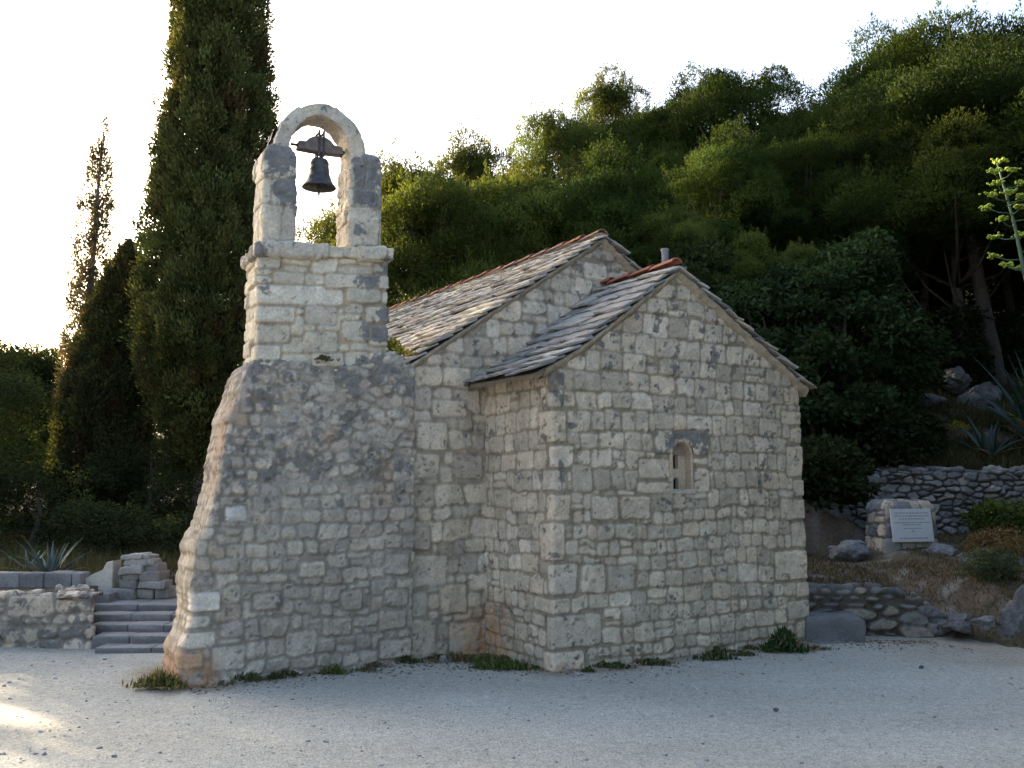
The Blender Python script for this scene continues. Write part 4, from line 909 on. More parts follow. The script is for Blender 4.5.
# ------------------------------------------------------------------ foliage
def leaf_mesh(name, P, D, L, W, C, rng, fold=0.0):
    """one lozenge per leaf. P base points, D unit directions"""
    n = len(P); r = rng.normal(size=(n, 3)); side = np.cross(D, r); side /= np.linalg.norm(side, axis=1, keepdims=True) + 1e-9
    L = np.broadcast_to(L, n)[:, None]; W = np.broadcast_to(W, n)[:, None]
    V = np.empty((n, 4, 3)); V[:, 0] = P; V[:, 1] = P + D * L * 0.45 + side * W * 0.5; V[:, 2] = P + D * L; V[:, 3] = P + D * L * 0.45 - side * W * 0.5
    F = np.arange(n * 4).reshape(n, 4); return fast_mesh(name, V.reshape(-1, 3), F, np.repeat(np.clip(C, 0.004, 0.6), 4, axis=0), False)
def unit(v): return v / (np.linalg.norm(v, axis=-1, keepdims=True) + 1e-9)
def puffs(rng, centres, radii, n, flat=0.7, up=0.5, shell=0.55, rag=0.55):
    """points and directions over many soft clumps"""
    P, D, I = [], [], []
    for i, (c, r) in enumerate(zip(centres, radii)):
        k = int(n * max(r * r, 0.62 * r)); d = unit(rng.normal(size=(k, 3))); d[:, 2] = np.where(d[:, 2] < -0.3, -d[:, 2] * 0.6, d[:, 2]); d = unit(d)
        q = r * (shell + (1 - shell) * rng.random(k) ** 0.6) * (1 + rag * fbm(d[:, 0] * 2.6 + i, d[:, 1] * 2.6, d[:, 2] * 2.6, 3, 9)) * np.where(rng.random(k) < 0.10, 1 + 0.35 * rng.random(k), 1)
        P.append(c + d * q[:, None] * np.array([1, 1, flat])); D.append(unit(d * 0.6 + np.array([0, 0, up]) + rng.normal(0, 0.5, (k, 3)))); I.append(np.full(k, i))
    return np.concatenate(P), np.concatenate(D), np.concatenate(I)
def tree_wood(rng, Ht, r0, ends, mat, bend=0.25, name='trunk', c=(0.085, 0.068, 0.055)):
    mb = MB(); n = 9; ax = [(bend * math.sin(2.2 * i / n) * rng.uniform(0.8, 1.2), bend * 0.5 * math.sin(1.3 * i / n + 1), Ht * i / n - 0.3 * (i == 0)) for i in range(n + 1)]
    mb.tube(ax, [r0 * (1 - 0.85 * (i / n)) * (1.35 if i == 0 else 1) for i in range(n + 1)], 9, c)
    for e in ends:
        h = np.clip(e[2] / Ht - rng.uniform(0.12, 0.3), 0.15, 0.95); i = h * n; a = np.array(ax[int(i)]); b = np.array(e); m = (a + b) / 2 + np.array([0, 0, -0.12 * np.linalg.norm(b - a)])
        rr = r0 * 0.34 * (1 - 0.6 * h); mb.tube([a, a * .5 + m * .5, m, b], [rr, rr * 0.8, rr * 0.6, rr * 0.2], 6, c)
    return mb.build(name, mat, smooth=True).data
def drop(me):   # meshes are built once and linked by each tree
    for o in [o for o in bpy.data.objects if o.data is me]: bpy.data.objects.remove(o)
    return me
def pine_variant(seed, H=7.0, R=2.5, low=0.22, n_p=68, dens=3000, tint=(0.055, 0.080, 0.021), spiky=0.0):
    rng = np.random.default_rng(seed); c = []; rr = []
    while len(c) < n_p:
        f = rng.random() ** 0.8; Rf = R * (0.40 + 0.60 * math.sin(math.pi * min(1, 0.18 + 0.55 * (1 - f)) )) * (1 - 0.55 * f ** 2.4)
        t = rng.uniform(0, 2 * math.pi); rad_ = Rf * rng.uniform(0.35, 1.0) ** 0.7
        p = np.array([rad_ * math.cos(t), rad_ * math.sin(t), H * (low + (0.93 - low) * f) + rng.normal(0, 0.15)])
        c.append(p); rr.append(rng.uniform(0.5, 1.0) * (1 - 0.30 * f))
    for k in range(12):
        f = rng.random(); t = rng.uniform(0, 6.28); q = R * 0.42 * rng.random(); c.append(np.array([q * math.cos(t), q * math.sin(t), H * (low + 0.06 + (0.80 - low) * f)])); rr.append(rng.uniform(0.7, 1.0))
    for k in range(int(5 + spiky * 8)):
        t = rng.uniform(0, 2 * math.pi); c.append(np.array([0.6 * R * 0.4 * math.cos(t) * rng.random(), 0.6 * R * 0.4 * math.sin(t) * rng.random(), H * rng.uniform(0.86, 0.95)])); rr.append(rng.uniform(0.28, 0.5))
    c = np.array(c); rr = np.array(rr)
    P, D, I = puffs(rng, c, rr, dens, 0.85, 0.5, 0.66, 0.5)
    # upright new shoots standing out of the clumps
    ns = 170 + int(160 * spiky); si = rng.integers(0, len(c), ns); sd = unit(rng.normal(size=(ns, 3)) + np.array([0, 0, 1.1])); s0 = c[si] + sd * rr[si][:, None] * 0.75
    sv = unit(sd * 0.5 + np.array([0, 0, 1.0]) + rng.normal(0, 0.15, (ns, 3))); sl_ = rng.uniform(0.25, 0.62, ns) * (0.6 + 0.6 * rr[si])
    kk = 46; J = np.repeat(np.arange(ns), kk); tt_ = rng.random(ns * kk); rad2 = 0.13 * (1 - 0.75 * tt_) 
    P2 = s0[J] + sv[J] * (sl_[J] * tt_)[:, None] + rng.normal(0, 1, (ns * kk, 3)) * rad2[:, None] * 0.55; D2 = unit(sv[J] + rng.normal(0, 0.55, (ns * kk, 3)))
    P = np.concatenate([P, P2]); D = np.concatenate([D, D2]); I = np.concatenate([I, si[J]])
    tone = rng.uniform(0.55, 1.5, len(c)); warm = rng.uniform(0, 1, len(c))
    C = np.array(tint) * tone[I][:, None] * rng.uniform(0.7, 1.3, (len(P), 1)) * (1 + np.array([0.35, 0.12, 0.0]) * warm[I][:, None])
    crown = leaf_mesh('crown', P, D, rng.uniform(0.055, 0.105, len(P)), rng.uniform(0.019, 0.031, len(P)), C, rng); crown.materials.append(M_LEAF)
    wood = drop(tree_wood(rng, H * 0.9, 0.17, [p for p in c[::4]], M_BARK))
    return crown, wood, H
def cypress_variant(seed, prof, n_c, per, lean=0.0, tint=(0.050, 0.062, 0.026), L=(0.07, 0.14), W=(0.022, 0.04), clump=(0.16, 0.42), core=True, trunk_r=0.14, lump=1.0):
    """prof: list of (z, radius)"""
    rng = np.random.default_rng(seed); pz = np.array([p[0] for p in prof]); pr_ = np.array([p[1] for p in prof])
    w_ = np.cumsum(np.interp(np.linspace(pz[0], pz[-1], 200), pz, pr_) + 0.06); w_ /= w_[-1]
    z = np.interp(rng.random(n_c), w_, np.linspace(pz[0], pz[-1], 200)); t = rng.uniform(0, 2 * math.pi, n_c)
    lumpn = 1 + lump * 0.16 * fbm(np.cos(t) * 1.6 + seed, np.sin(t) * 1.6, z * 0.9, 3, seed) * 2
    R = np.interp(z, pz, pr_) * lumpn; q = R * np.where(rng.random(n_c) < 0.4, rng.random(n_c) * 0.65, 0.6 + 0.4 * rng.random(n_c) ** 0.5)
    cx_ = np.stack([q * np.cos(t) + lean * (z / pz[-1]) ** 1.5, q * np.sin(t), z], -1); out = np.stack([np.cos(t), np.sin(t), 0 * t], -1)
    I = np.repeat(np.arange(n_c), per); k = len(I)
    s = np.minimum(rng.uniform(clump[0] * 0.6, clump[0] * 1.2, n_c), 0.1 + R * 0.5)
    u_ = unit(rng.normal(size=(k, 3))) * (rng.random((k, 1)) ** 0.45)
    P = cx_[I] + u_ * s[I][:, None] * np.array([1, 1, clump[1] / clump[0]])
    D = unit(np.array([0, 0, 0.9]) + out[I] * 0.55 + u_ * 0.5 + rng.normal(0, 0.35, (k, 3)))
    tone = rng.uniform(0.5, 1.6, n_c)
    brown = rng.random(n_c) < 0.06
    C = np.where(brown[I][:, None], np.array((0.075, 0.052, 0.028)), np.array(tint)) * tone[I][:, None] * rng.uniform(0.7, 1.35, (k, 1)); C[:, 0] *= (1 + 0.3 * rng.random(n_c))[I]
    crown = leaf_mesh('crown', P, D, rng.uniform(*L, k), rng.uniform(*W, k), C, rng); crown.materials.append(M_CYP)
    mb = MB(); Ht = pz[-1]; n = 12
    mb.tube([(lean * (i / n) ** 1.5, 0.03 * math.sin(i), Ht * 0.97 * i / n - 0.3 * (i == 0)) for i in range(n + 1)], [trunk_r * (1 - 0.93 * i / n) for i in range(n + 1)], 9, (0.17, 0.145, 0.125))
    wood = drop(mb.build('trunk', M_BARK, smooth=True).data)
    return crown, wood
def plant_tree(name, label, cat, loc, crown, wood, scale=1.0, rotz=0.0, group=None):
    t = thing(name, label, cat, loc, rotz, group); t.scale = (scale,) * 3 if not hasattr(scale, '__len__') else scale
    for nm, me in (('crown', crown), ('trunk', wood)):
        o = bpy.data.objects.new(nm, me); col.objects.link(o); o.parent = t
    return t
# the cypresses at the left
cr, wd = cypress_variant(1, [(1.2, 0.28), (1.9, 0.75), (2.8, 1.12), (3.6, 1.22), (5.0, 1.10), (6.5, 0.95), (8, 0.82), (10, 0.70), (11.5, 0.5), (13.2, 0.05)], 3000, 130, 0.0, tint=(0.062, 0.080, 0.028), L=(0.05, 0.10), W=(0.022, 0.036), clump=(0.17, 0.26), trunk_r=0.2, lump=1.3)
plant_tree('cypress_tree', 'huge dark columnar cypress rising out of frame behind the bell tower', 'tree', (-5.10, 16, ter(-5.10, 16)), cr, wd, 1.0)
cr, wd = cypress_variant(2, [(-0.1, 0.55), (0.6, 0.78), (2.0, 0.84), (3.0, 0.74), (4.0, 0.52), (4.8, 0.30), (5.25, 0.06)], 2000, 95, 0.45, tint=(0.048, 0.060, 0.024), L=(0.045, 0.08), clump=(0.13, 0.26), lump=0.4)
plant_tree('cypress_tree', 'shorter broad cone shaped cypress left of the huge one', 'tree', (-7.55, 17.5, ter(-7.55, 17.5)), cr, wd)
cr, wd = cypress_variant(3, [(-0.1, 0.42), (2.0, 0.50), (4.0, 0.48), (5.3, 0.36), (6.5, 0.30), (7.6, 0.21), (8.45, 0.03)], 780, 46, 0.25, tint=(0.13, 0.125, 0.085), L=(0.06, 0.11), W=(0.018, 0.03), clump=(0.12, 0.30))
plant_tree('cypress_tree', 'thin sparse spire of a cypress with sky showing through its top', 'tree', (-9.05, 20, ter(-9.05, 20)), cr, wd)
# pines: six crowns, copied over the hillside
PV = [pine_variant(20, spiky=0.3), pine_variant(21, R=2.8, n_p=76, tint=(0.026, 0.048, 0.013)), pine_variant(22, R=2.2, low=0.15, spiky=1.0, tint=(0.064, 0.085, 0.024)), pine_variant(23, R=3.0, low=0.30, n_p=78, tint=(0.025, 0.045, 0.012)), pine_variant(24, R=3.1, low=0.48, n_p=68, tint=(0.025, 0.041, 0.011))]  # darker tints put shade into the crowns used mostly at right
pines = [  # label, centre px, top px, distance, variant, width factor
 ('pale green pine seen just right of the bell tower', 402, 156, 21.0, 2, 0.75), ('sparse pine glimpsed through the arch opening beside the right pillar', 340, 205, 23.0, 2, 0.7),
 ('pine with a thin spiky leader above the nave eave', 474, 135, 24.0, 2, 0.62), ('bushy pine behind the nave roof slope', 440, 158, 20.0, 0, 0.7),
 ('rounded pine behind the nave ridge peak', 520, 158, 21.0, 0, 0.7), ('dark pine forming the first hump of the skyline', 560, 100, 28.0, 0, 0.62),
 ('dark ragged pine on the skyline, second hump from the left', 612, 74, 29.0, 2, 0.7), ('pine behind the gap between both ridges', 610, 150, 20.5, 1, 0.7),
 ('pine behind the short vent pipe', 672, 195, 19.0, 0, 0.7), ('skyline pine above the apse ridge', 668, 92, 27.0, 1, 0.7), ('broad skyline pine above the apse gable', 740, 62, 27.0, 3, 0.8),
 ('rounded mid slope pine above the apse gable', 715, 130, 22.0, 1, 0.75), ('low bushy pine close behind the right rake of the apse', 745, 225, 18.5, 0, 0.7), ('skyline pine between the broad one and the tallest group', 815, 92, 26.0, 0, 0.8),
 ('mid slope pine above the broad leaved tree', 810, 135, 22.0, 3, 0.8), ('gold rimmed pine left in the tallest group', 890, 34, 25.0, 1, 0.7), ('tallest pine of the skyline, sunlit at its crest', 945, 24, 24.0, 3, 0.85),
 ('pine right of the tallest one at the frame edge', 1010, 56, 25.0, 4, 0.9), ('mid slope pine over the dark hollow', 880, 125, 22.5, 4, 0.8), ('overhanging pine above the bare trunks', 960, 115, 20.5, 4, 0.9),
 ('pine low in the slope beside the broad leaved tree', 790, 235, 18.6, 0, 0.6)]
rng = np.random.default_rng(66)
for (lb, px, py, Y, v, wf) in pines:
    p = at(px, py, Y); crown, wood, H = PV[v]; b = ter(p[0], Y); s = (p[2] - b) / (H * 1.03)
    plant_tree('pine_tree', lb, 'tree', (p[0], Y, b - 0.1), crown, wood, (s * wf / 0.75, s * wf / 0.75, s), rng.uniform(0, 6.28), 'pines on the hillside')
for (lb, px, py, Y, v, wf) in [('dense pine filling the hillside behind the tallest group', 915, 75, 30.0, 1, 1.0), ('far pine closing the slope behind the apse gable', 760, 115, 31.0, 3, 1.0), ('far pine closing the slope behind the nave ridge', 640, 120, 32.0, 1, 0.9), ('far pine seen over the nave roof', 500, 175, 29.0, 3, 0.9), ('far pine at the right frame edge', 1040, 90, 31.0, 1, 1.0),
                               ('dark pine deep in the hollow behind the bare trunks', 900, 215, 27.0, 0, 1.0), ('dark pine deep in the hollow at the right edge', 1000, 215, 28.0, 3, 1.0), ('dark pine behind the broad leaved tree', 840, 215, 24.0, 1, 0.9)]:
    p = at(px, py, Y); crown, wood, H = PV[v]; b = ter(p[0], Y); s = (p[2] - b) / (H * 1.03)
    plant_tree('pine_tree', lb, 'tree', (p[0], Y, b - 0.1), crown, wood, (s * wf / 0.75, s * wf / 0.75, s), rng.uniform(0, 6.28), 'pines on the hillside')
# background pines at the far left
for (lb, px, py, Y, v, wf) in [('leafy pine at the left frame edge behind the thin cypress', 12, 345, 25.0, 1, 0.9), ('leafy pine between the frame edge and the thin cypress', 48, 352, 26.0, 0, 0.8), ('low dark pine at the left edge above the terrace', 18, 430, 20.0, 3, 0.9), ('low dark pine behind the broad cone cypress', 130, 420, 22.0, 1, 1.1), ('low dark pine hidden between the huge cypress and the tower', 205, 430, 20.0, 0, 1.3)]:
    p = at(px, py, Y); crown, wood, H = PV[v]; b = ter(p[0], Y); s = (p[2] - b) / (H * 1.03)
    plant_tree('pine_tree', lb, 'tree', (p[0], Y, b - 0.1), crown, wood, (s * wf * 1.6, s * wf * 1.6, s), rng.uniform(0, 6.28), 'pines at the left')
# tall bare trunks at the right
def bare_trunk(label, pts, r0, seed):
    rng = np.random.default_rng(seed); mb = MB(); P = [at(*q) for q in pts]; P[0][2] = ter(P[0][0], P[0][1]) - 0.2
    Q = []; n = 14
    for i in range(n + 1):
        f = i / n * (len(P) - 1); k = min(int(f), len(P) - 2); Q.append(P[k] + (P[k + 1] - P[k]) * (f - k) + rng.normal(0, 0.02, 3))
    o = Q[0].copy(); Q = [q - o for q in Q]
    t = thing('pine_tree', label, 'tree', tuple(o)); mb.tube(Q, [r0 * (1 - 0.55 * i / n) for i in range(n + 1)], 10, (0.085, 0.07, 0.06)); mb.build('trunk', M_BARK, t, smooth=True)
    c = Q[-1] + rng.normal(0, 1, (26, 3)) * np.array([1.1, 1.1, 0.6]) + np.array([0, 0, 0.5]); rr = rng.uniform(0.4, 0.75, 26)
    Pp, D, I = puffs(rng, c, rr, 2100, 0.8, 0.35, 0.68); C = np.array((0.022, 0.036, 0.011)) * rng.uniform(0.7, 1.3, (26, 1))[I] * rng.uniform(0.7, 1.3, (len(Pp), 1))
    me = leaf_mesh('crown', Pp, D, rng.uniform(0.055, 0.10, len(Pp)), 0.034, C, rng); link('crown', me, M_LEAF, t)
bare_trunk('tall pine with a bare leaning trunk beside the flowering stalk', [(1000, 360, 20.5), (970, 230, 20.5), (948, 140, 20.5)], 0.17, 71)
bare_trunk('slim pine with a dark bare trunk right of the leaning one', [(1016, 360, 22.5), (1004, 250, 22.5), (1000, 150, 22.5)], 0.12, 72)
bare_trunk('slim dark trunked pine behind the broad leaved tree', [(925, 370, 22.5), (925, 250, 22.5), (915, 160, 22.5)], 0.12, 73)
# broad leaved dark tree and bushes
def broad(name, label, loc, H, R, seed, n_p, dens, tint=(0.026, 0.044, 0.017), L=(0.09, 0.15), W=(0.05, 0.08), low=0.05, stretch=1.0):
    rng = np.random.default_rng(seed); c = []; rr = []
    for i in range(n_p):
        f = rng.random(); Rf = R * (math.sin(math.pi * (0.16 + 0.72 * f)) ** 0.8); t = rng.uniform(0, 6.28); q = Rf * rng.uniform(0.3, 1) ** 0.6
        c.append([q * math.cos(t), q * math.sin(t) * stretch, H * (low + (0.95 - low) * f)]); rr.append(rng.uniform(0.28, 0.5) * (R / 1.3) ** 0.5)
    c = np.array(c); P, D, I = puffs(rng, c, rr, dens, 0.8, 0.1, 0.5); D = unit(D + np.array([0, 0, -0.35]))
    C = np.array(tint) * rng.uniform(0.7, 1.35, (n_p, 1))[I] * rng.uniform(0.65, 1.4, (len(P), 1))
    crown = leaf_mesh('crown', P, D, rng.uniform(*L, len(P)), rng.uniform(*W, len(P)), C, rng); crown.materials.append(M_BROAD)
    wood = drop(tree_wood(rng, H * 0.8, 0.05 + 0.025 * R, list(c[::4]), M_BARK, 0.15))
    return plant_tree(name, label, 'tree' if H > 2.2 else 'bush', loc, crown, wood)
broad('broadleaf_tree', 'dark green broad leaved tree right of the chapel gable', (5.85, 17.0, ter(5.85, 17.0) - 0.1), 6.1 - ter(5.85, 17.0), 1.45, 81, 80, 900)
broad('broadleaf_bush', 'dark leafy bush at the left end of the retaining wall', (4.85, 15.75, ter(4.85, 15.75) - 0.15), 2.1, 1.0, 82, 40, 900)
broad('broadleaf_bush', 'dark leafy bush hidden in shade behind the chapel corner', (4.3, 16.6, ter(4.3, 16.6) - 0.15), 3.0, 1.1, 83, 45, 800)
for i, (lb, x, y, H_, R_) in enumerate([('added sun blocking shrub behind the nave, under the spiky pine', -2.6, 19.0, 3.2, 1.6), ('added sun blocking shrub behind the nave ridge', -0.4, 19.6, 3.2, 1.6), ('added sun blocking shrub behind the apse ridge', 1.8, 18.8, 3.4, 1.6), ('added sun blocking shrub behind the right rake of the apse', 3.6, 18.0, 3.4, 1.5),  # hidden shrubs behind the chapel, added to block the low sun
        ('low dark shrub at the foot of the bank beside the chapel corner', 4.72, 14.35, 1.0, 0.55), ('low dark shrub on top of the left end of the retaining wall', 6.0, 15.9, 0.8, 0.8), ('low dark shrub on the slope above the plaque', 6.6, 16.6, 0.6, 0.7)]):
    broad('broadleaf_bush', lb, (x, y, ter(x, y) - 0.1), H_, R_, 860 + i, 45, 600, tint=(0.024, 0.032, 0.013))
broad('broadleaf_bush', 'shadowy bush on the slope above the retaining wall', (6.9, 18.5, ter(6.9, 18.5) - 0.1), 1.6, 1.2, 84, 40, 700, tint=(0.025, 0.03, 0.013))
broad('broadleaf_bush', 'dark bush under the huge cypress', (-4.1, 17.6, ter(-4.1, 17.6) - 0.1), 1.9, 1.2, 85, 40, 1500, tint=(0.034, 0.042, 0.016), L=(0.04, 0.08), W=(0.016, 0.03))
broad('broadleaf_bush', 'dark bush below the broad cone cypress beside the agave', (-6.3, 18.0, ter(-6.3, 18.0) - 0.1), 1.6, 1.1, 86, 40, 1500, tint=(0.034, 0.042, 0.016), L=(0.04, 0.08), W=(0.016, 0.03))
broad('broadleaf_bush', 'dark bush at the left edge above the block row', (-9.2, 17.2, ter(-9.2, 17.2) - 0.1), 1.3, 0.9, 87, 40, 1500, tint=(0.034, 0.042, 0.016), L=(0.04, 0.08), W=(0.016, 0.03))
broad('broadleaf_bush', 'dark bush behind the short terrace wall beside the tower', (-3.0, 15.6, ter(-3.0, 15.6) - 0.1), 0.9, 0.8, 88, 40, 1500, tint=(0.034, 0.042, 0.016), L=(0.04, 0.08), W=(0.016, 0.03))
for i, (lb, px, py, Y, H_, R_) in enumerate([('dark bush in the hollow left of the bare trunks', 915, 340, 23.5, 2.6, 1.5), ('dark bush in the hollow between the bare trunks', 975, 345, 24.0, 2.6, 1.5), ('dark bush in the hollow at the right frame edge', 1030, 345, 24.0, 2.8, 1.6), ('low dark bush above the outcrop rocks', 935, 372, 21.0, 1.2, 0.9), ('tall dark shrub hiding the feet of the bare trunks', 932, 335, 20.8, 1.7, 1.2), ('low dark bush behind the very large agave', 1000, 362, 21.5, 1.3, 1.0)]):
    p = at(px, py, Y); broad('broadleaf_bush', lb, (p[0], Y, ter(p[0], Y) - 0.1), H_, R_, 820 + i, 45, 600, tint=(0.022, 0.029, 0.012))
for i, (lb, px, py, Y, R_) in enumerate([('rounded dark tree at the left frame edge below the pale sky', 8, 352, 24.5, 2.1), ('rounded dark tree left of the thin cypress', 45, 349, 26.0, 1.9)]):
    p = at(px, py, Y); b = ter(p[0], Y); broad('broadleaf_tree', lb, (p[0], Y, b), p[2] - b, R_, 840 + i, 110, 700, tint=(0.036, 0.044, 0.016), L=(0.08, 0.13), W=(0.03, 0.05))
for i, (lb, x, y, H_, R_) in enumerate([('dark undergrowth bush right behind the blue grey agave', -6.0, 14.3, 0.75, 0.7), ('ragged dark bush in front of the broad cone cypress', -7.7, 15.4, 1.25, 0.9), ('ragged dark bush between the two big cypresses', -6.3, 16.4, 2.0, 0.9), ('low dark bush behind the broken stub of stones', -4.6, 14.0, 0.7, 0.6), ('dark bush at the left frame edge behind the block row', -8.4, 14.2, 0.8, 0.8), ('dark bush close to the foot of the huge cypress', -5.1, 15.3, 1.1, 0.8), ('low dark bush beside the tower above the terrace wall', -3.7, 13.6, 0.6, 0.6)]):
    broad('broadleaf_bush', lb, (x, y, ter(x, y) - 0.08), H_, R_, 880 + i, 22, 1500, tint=(0.032, 0.040, 0.016), L=(0.04, 0.085), W=(0.014, 0.028))
broad('broadleaf_bush', 'fresh green weedy bush under the retaining wall at right', (6.9, 13.6, ter(6.9, 13.6) - 0.05), 0.55, 0.42, 89, 26, 1500, tint=(0.065, 0.09, 0.025), L=(0.05, 0.09), W=(0.025, 0.04))
broad('broadleaf_bush', 'small grey green bush in the dry grass of the bank', (5.55, 11.2, ter(5.55, 11.2) - 0.03), 0.32, 0.24, 90, 16, 2200, tint=(0.075, 0.09, 0.05), L=(0.03, 0.06), W=(0.012, 0.02))
broad('broadleaf_bush', 'brownish low bush beside the flat rock on the bank', (6.25, 12.6, ter(6.25, 12.6) - 0.03), 0.34, 0.3, 91, 18, 1800, tint=(0.15, 0.10, 0.05), L=(0.03, 0.06), W=(0.012, 0.02))

# agaves
def agave(name, label, loc, n, L, W, seed, tint=(0.12, 0.17, 0.16), spread=1.0):
    rng = np.random.default_rng(seed); mb = MB()
    for i in range(n):
        f = i / (n - 1); az = i * 2.39996 + rng.normal(0, 0.15); el = rad(80 - 68 * f * spread + rng.normal(0, 5)); l = L * rng.uniform(0.8, 1.1) * (0.75 + 0.35 * math.sin(math.pi * f)); w0 = W * rng.uniform(0.85, 1.1)
        d = np.array([math.cos(az), math.sin(az), 0]); s = np.array([-math.sin(az), math.cos(az), 0]); p = d * 0.04; V = []; C = []; m = 10; e = el
        c = np.array(tint) * rng.uniform(0.8, 1.25)
        if f > 0.88: c = np.array((0.22, 0.19, 0.12))
        for k in range(m + 1):
            u = k / m; wk = w0 * (0.75 + 0.7 * math.sin(math.pi * min(1, u * 1.15 + 0.1))) * (1 - u ** 3) * 0.6 + 0.002; nn = -d * math.sin(e) + np.array([0, 0, math.cos(e)]); th = 0.22 * wk * (1 - u) + 0.004
            V += [p - s * wk + nn * wk * 0.35, p - nn * th, p + s * wk + nn * wk * 0.35, p + nn * th * 0.3]
            edge = 1.3; C += [c * edge, c, c * edge, c * 0.95]
            p = p + (d * math.cos(e) + np.array([0, 0, math.sin(e)])) * l / m; e -= rad(rng.uniform(0.5, 4.0)) * (0.6 + f)
        F = [(k * 4 + j, k * 4 + (j + 1) % 4, (k + 1) * 4 + (j + 1) % 4, (k + 1) * 4 + j) for k in range(m) for j in range(4)]
        mb.add(V, F, np.clip(np.array(C), 0.01, 0.5))
    o = mb.build(name, M_AGAVE, smooth=True); o.location = loc; return tag(o, label, 'agave')
agave('agave_plant', 'blue grey agave on the terrace above the left wall', (-5.42, 11.45, 0.50), 22, 0.50, 0.030, 91, (0.095, 0.125, 0.115), spread=0.62)
agave('agave_plant', 'smaller agave partly behind the blue grey one', (-5.95, 12.0, 0.52), 16, 0.40, 0.03, 92, (0.13, 0.16, 0.12))
pA = at(1042, 470, 16.5); agave('agave_plant', 'very large blue green agave at the right edge of the slope', (pA[0], 16.5, ter(pA[0], 16.5)), 22, 2.0, 0.13, 93, (0.05, 0.085, 0.088), 0.62)
pA2 = at(990, 465, 16.2); agave('agave_plant', 'smaller agave left of the very large one', (pA2[0], 16.2, ter(pA2[0], 16.2)), 14, 0.9, 0.08, 95, (0.06, 0.09, 0.08), 0.8)
# flowering stalk of an agave
b0 = at(1075, 440, 16.0); b0[2] = ter(b0[0], 16.0) - 0.1
stalk = thing('agave_flower_stalk', 'tall leaning flower stalk with yellow green clusters at the right edge', 'flower stalk', tuple(b0)); rng = np.random.default_rng(55)
top = at(997, 163, 16.0) - b0; mid = at(1026, 280, 16.0) - b0
pts = [np.zeros(3), mid * 0.5 + np.array([0.06, 0, 0]), mid, (mid + top) / 2 + np.array([0.04, 0, 0]), top]
mb = MB(); mb.tube(pts, [0.07, 0.055, 0.036, 0.026, 0.012], 10, (0.10, 0.15, 0.10)); mb.build('stalk', M_AGAVE, stalk, smooth=True)
cl = [(1001, 162), (994, 172), (1013, 171), (997, 184), (992, 195), (1009, 193), (987, 208), (1001, 220), (995, 237), (1022, 184), (1022, 197), (1021, 207), (1021, 236), (994, 257), (1007, 266), (1020, 269), (1035, 215), (1038, 245), (1042, 270), (1036, 195)]
for (px, py) in cl:
    q = at(px, py, 16.0 + rng.uniform(-0.3, 0.3)) - b0
    f = np.clip((q[2] - 0.10 - mid[2]) / (top[2] - mid[2]), 0, 1); s0 = mid * (1 - f) + top * f
    mb = MB(); mb.tube([s0, (s0 + q) / 2 + np.array([0, 0, -0.03]), q], [0.012, 0.009, 0.008], 6, (0.10, 0.15, 0.09)); br = mb.build('branch', M_AGAVE, stalk, smooth=True)
    mb = MB()
    for k in range(34):
        V, F, _ = rock_geo((0.045, 0.04, 0.036), k + px, 2.2, 0.15, IC2, 0); V = V + q + rng.normal(0, 1, 3) * np.array([0.055, 0.05, 0.018]) + np.array([0, 0, 0.02]); mb.add(V, F.tolist(), np.array((0.33, 0.42, 0.055)) * rng.uniform(0.75, 1.2))
    mb.build('flower_cluster', M_AGAVE, br, smooth=True)

# ------------------------------------------------------------------ weeds, grass, pebbles
def tuft(label, px, py, w_, h_, seed, tint=(0.07, 0.095, 0.03), leafy=0.5, n=500, loc=None, group='weeds along the foot of the walls'):
    rng = np.random.default_rng(seed); p = on_ground(px, py) if loc is None else np.array(loc)
    b = rng.normal(0, 1, (n, 3)) * np.array([w_ / 2.4, w_ / 5, 0]); b[:, 2] = rng.random(n) * h_ * leafy * np.exp(-(b[:, 0] / (w_ * 0.5)) ** 2)
    D = unit(np.array([0, 0, 0.9]) + rng.normal(0, 0.55, (n, 3))); L = h_ * rng.uniform(0.25, 0.75, n) * (1 - 0.4 * leafy)
    C = np.array(tint) * rng.uniform(0.6, 1.5, (n, 1)); dry = rng.random(n) < 0.18; C[dry] = np.array((0.22, 0.17, 0.09)) * rng.uniform(0.7, 1.2, (dry.sum(), 1))
    o = link('weed_tuft', leaf_mesh('weed_tuft', b, D, L, np.where(rng.random(n) < leafy, 0.022, 0.008), C, rng), M_GRASS); o.location = tuple(p)
    return tag(o, label, 'weed', group)
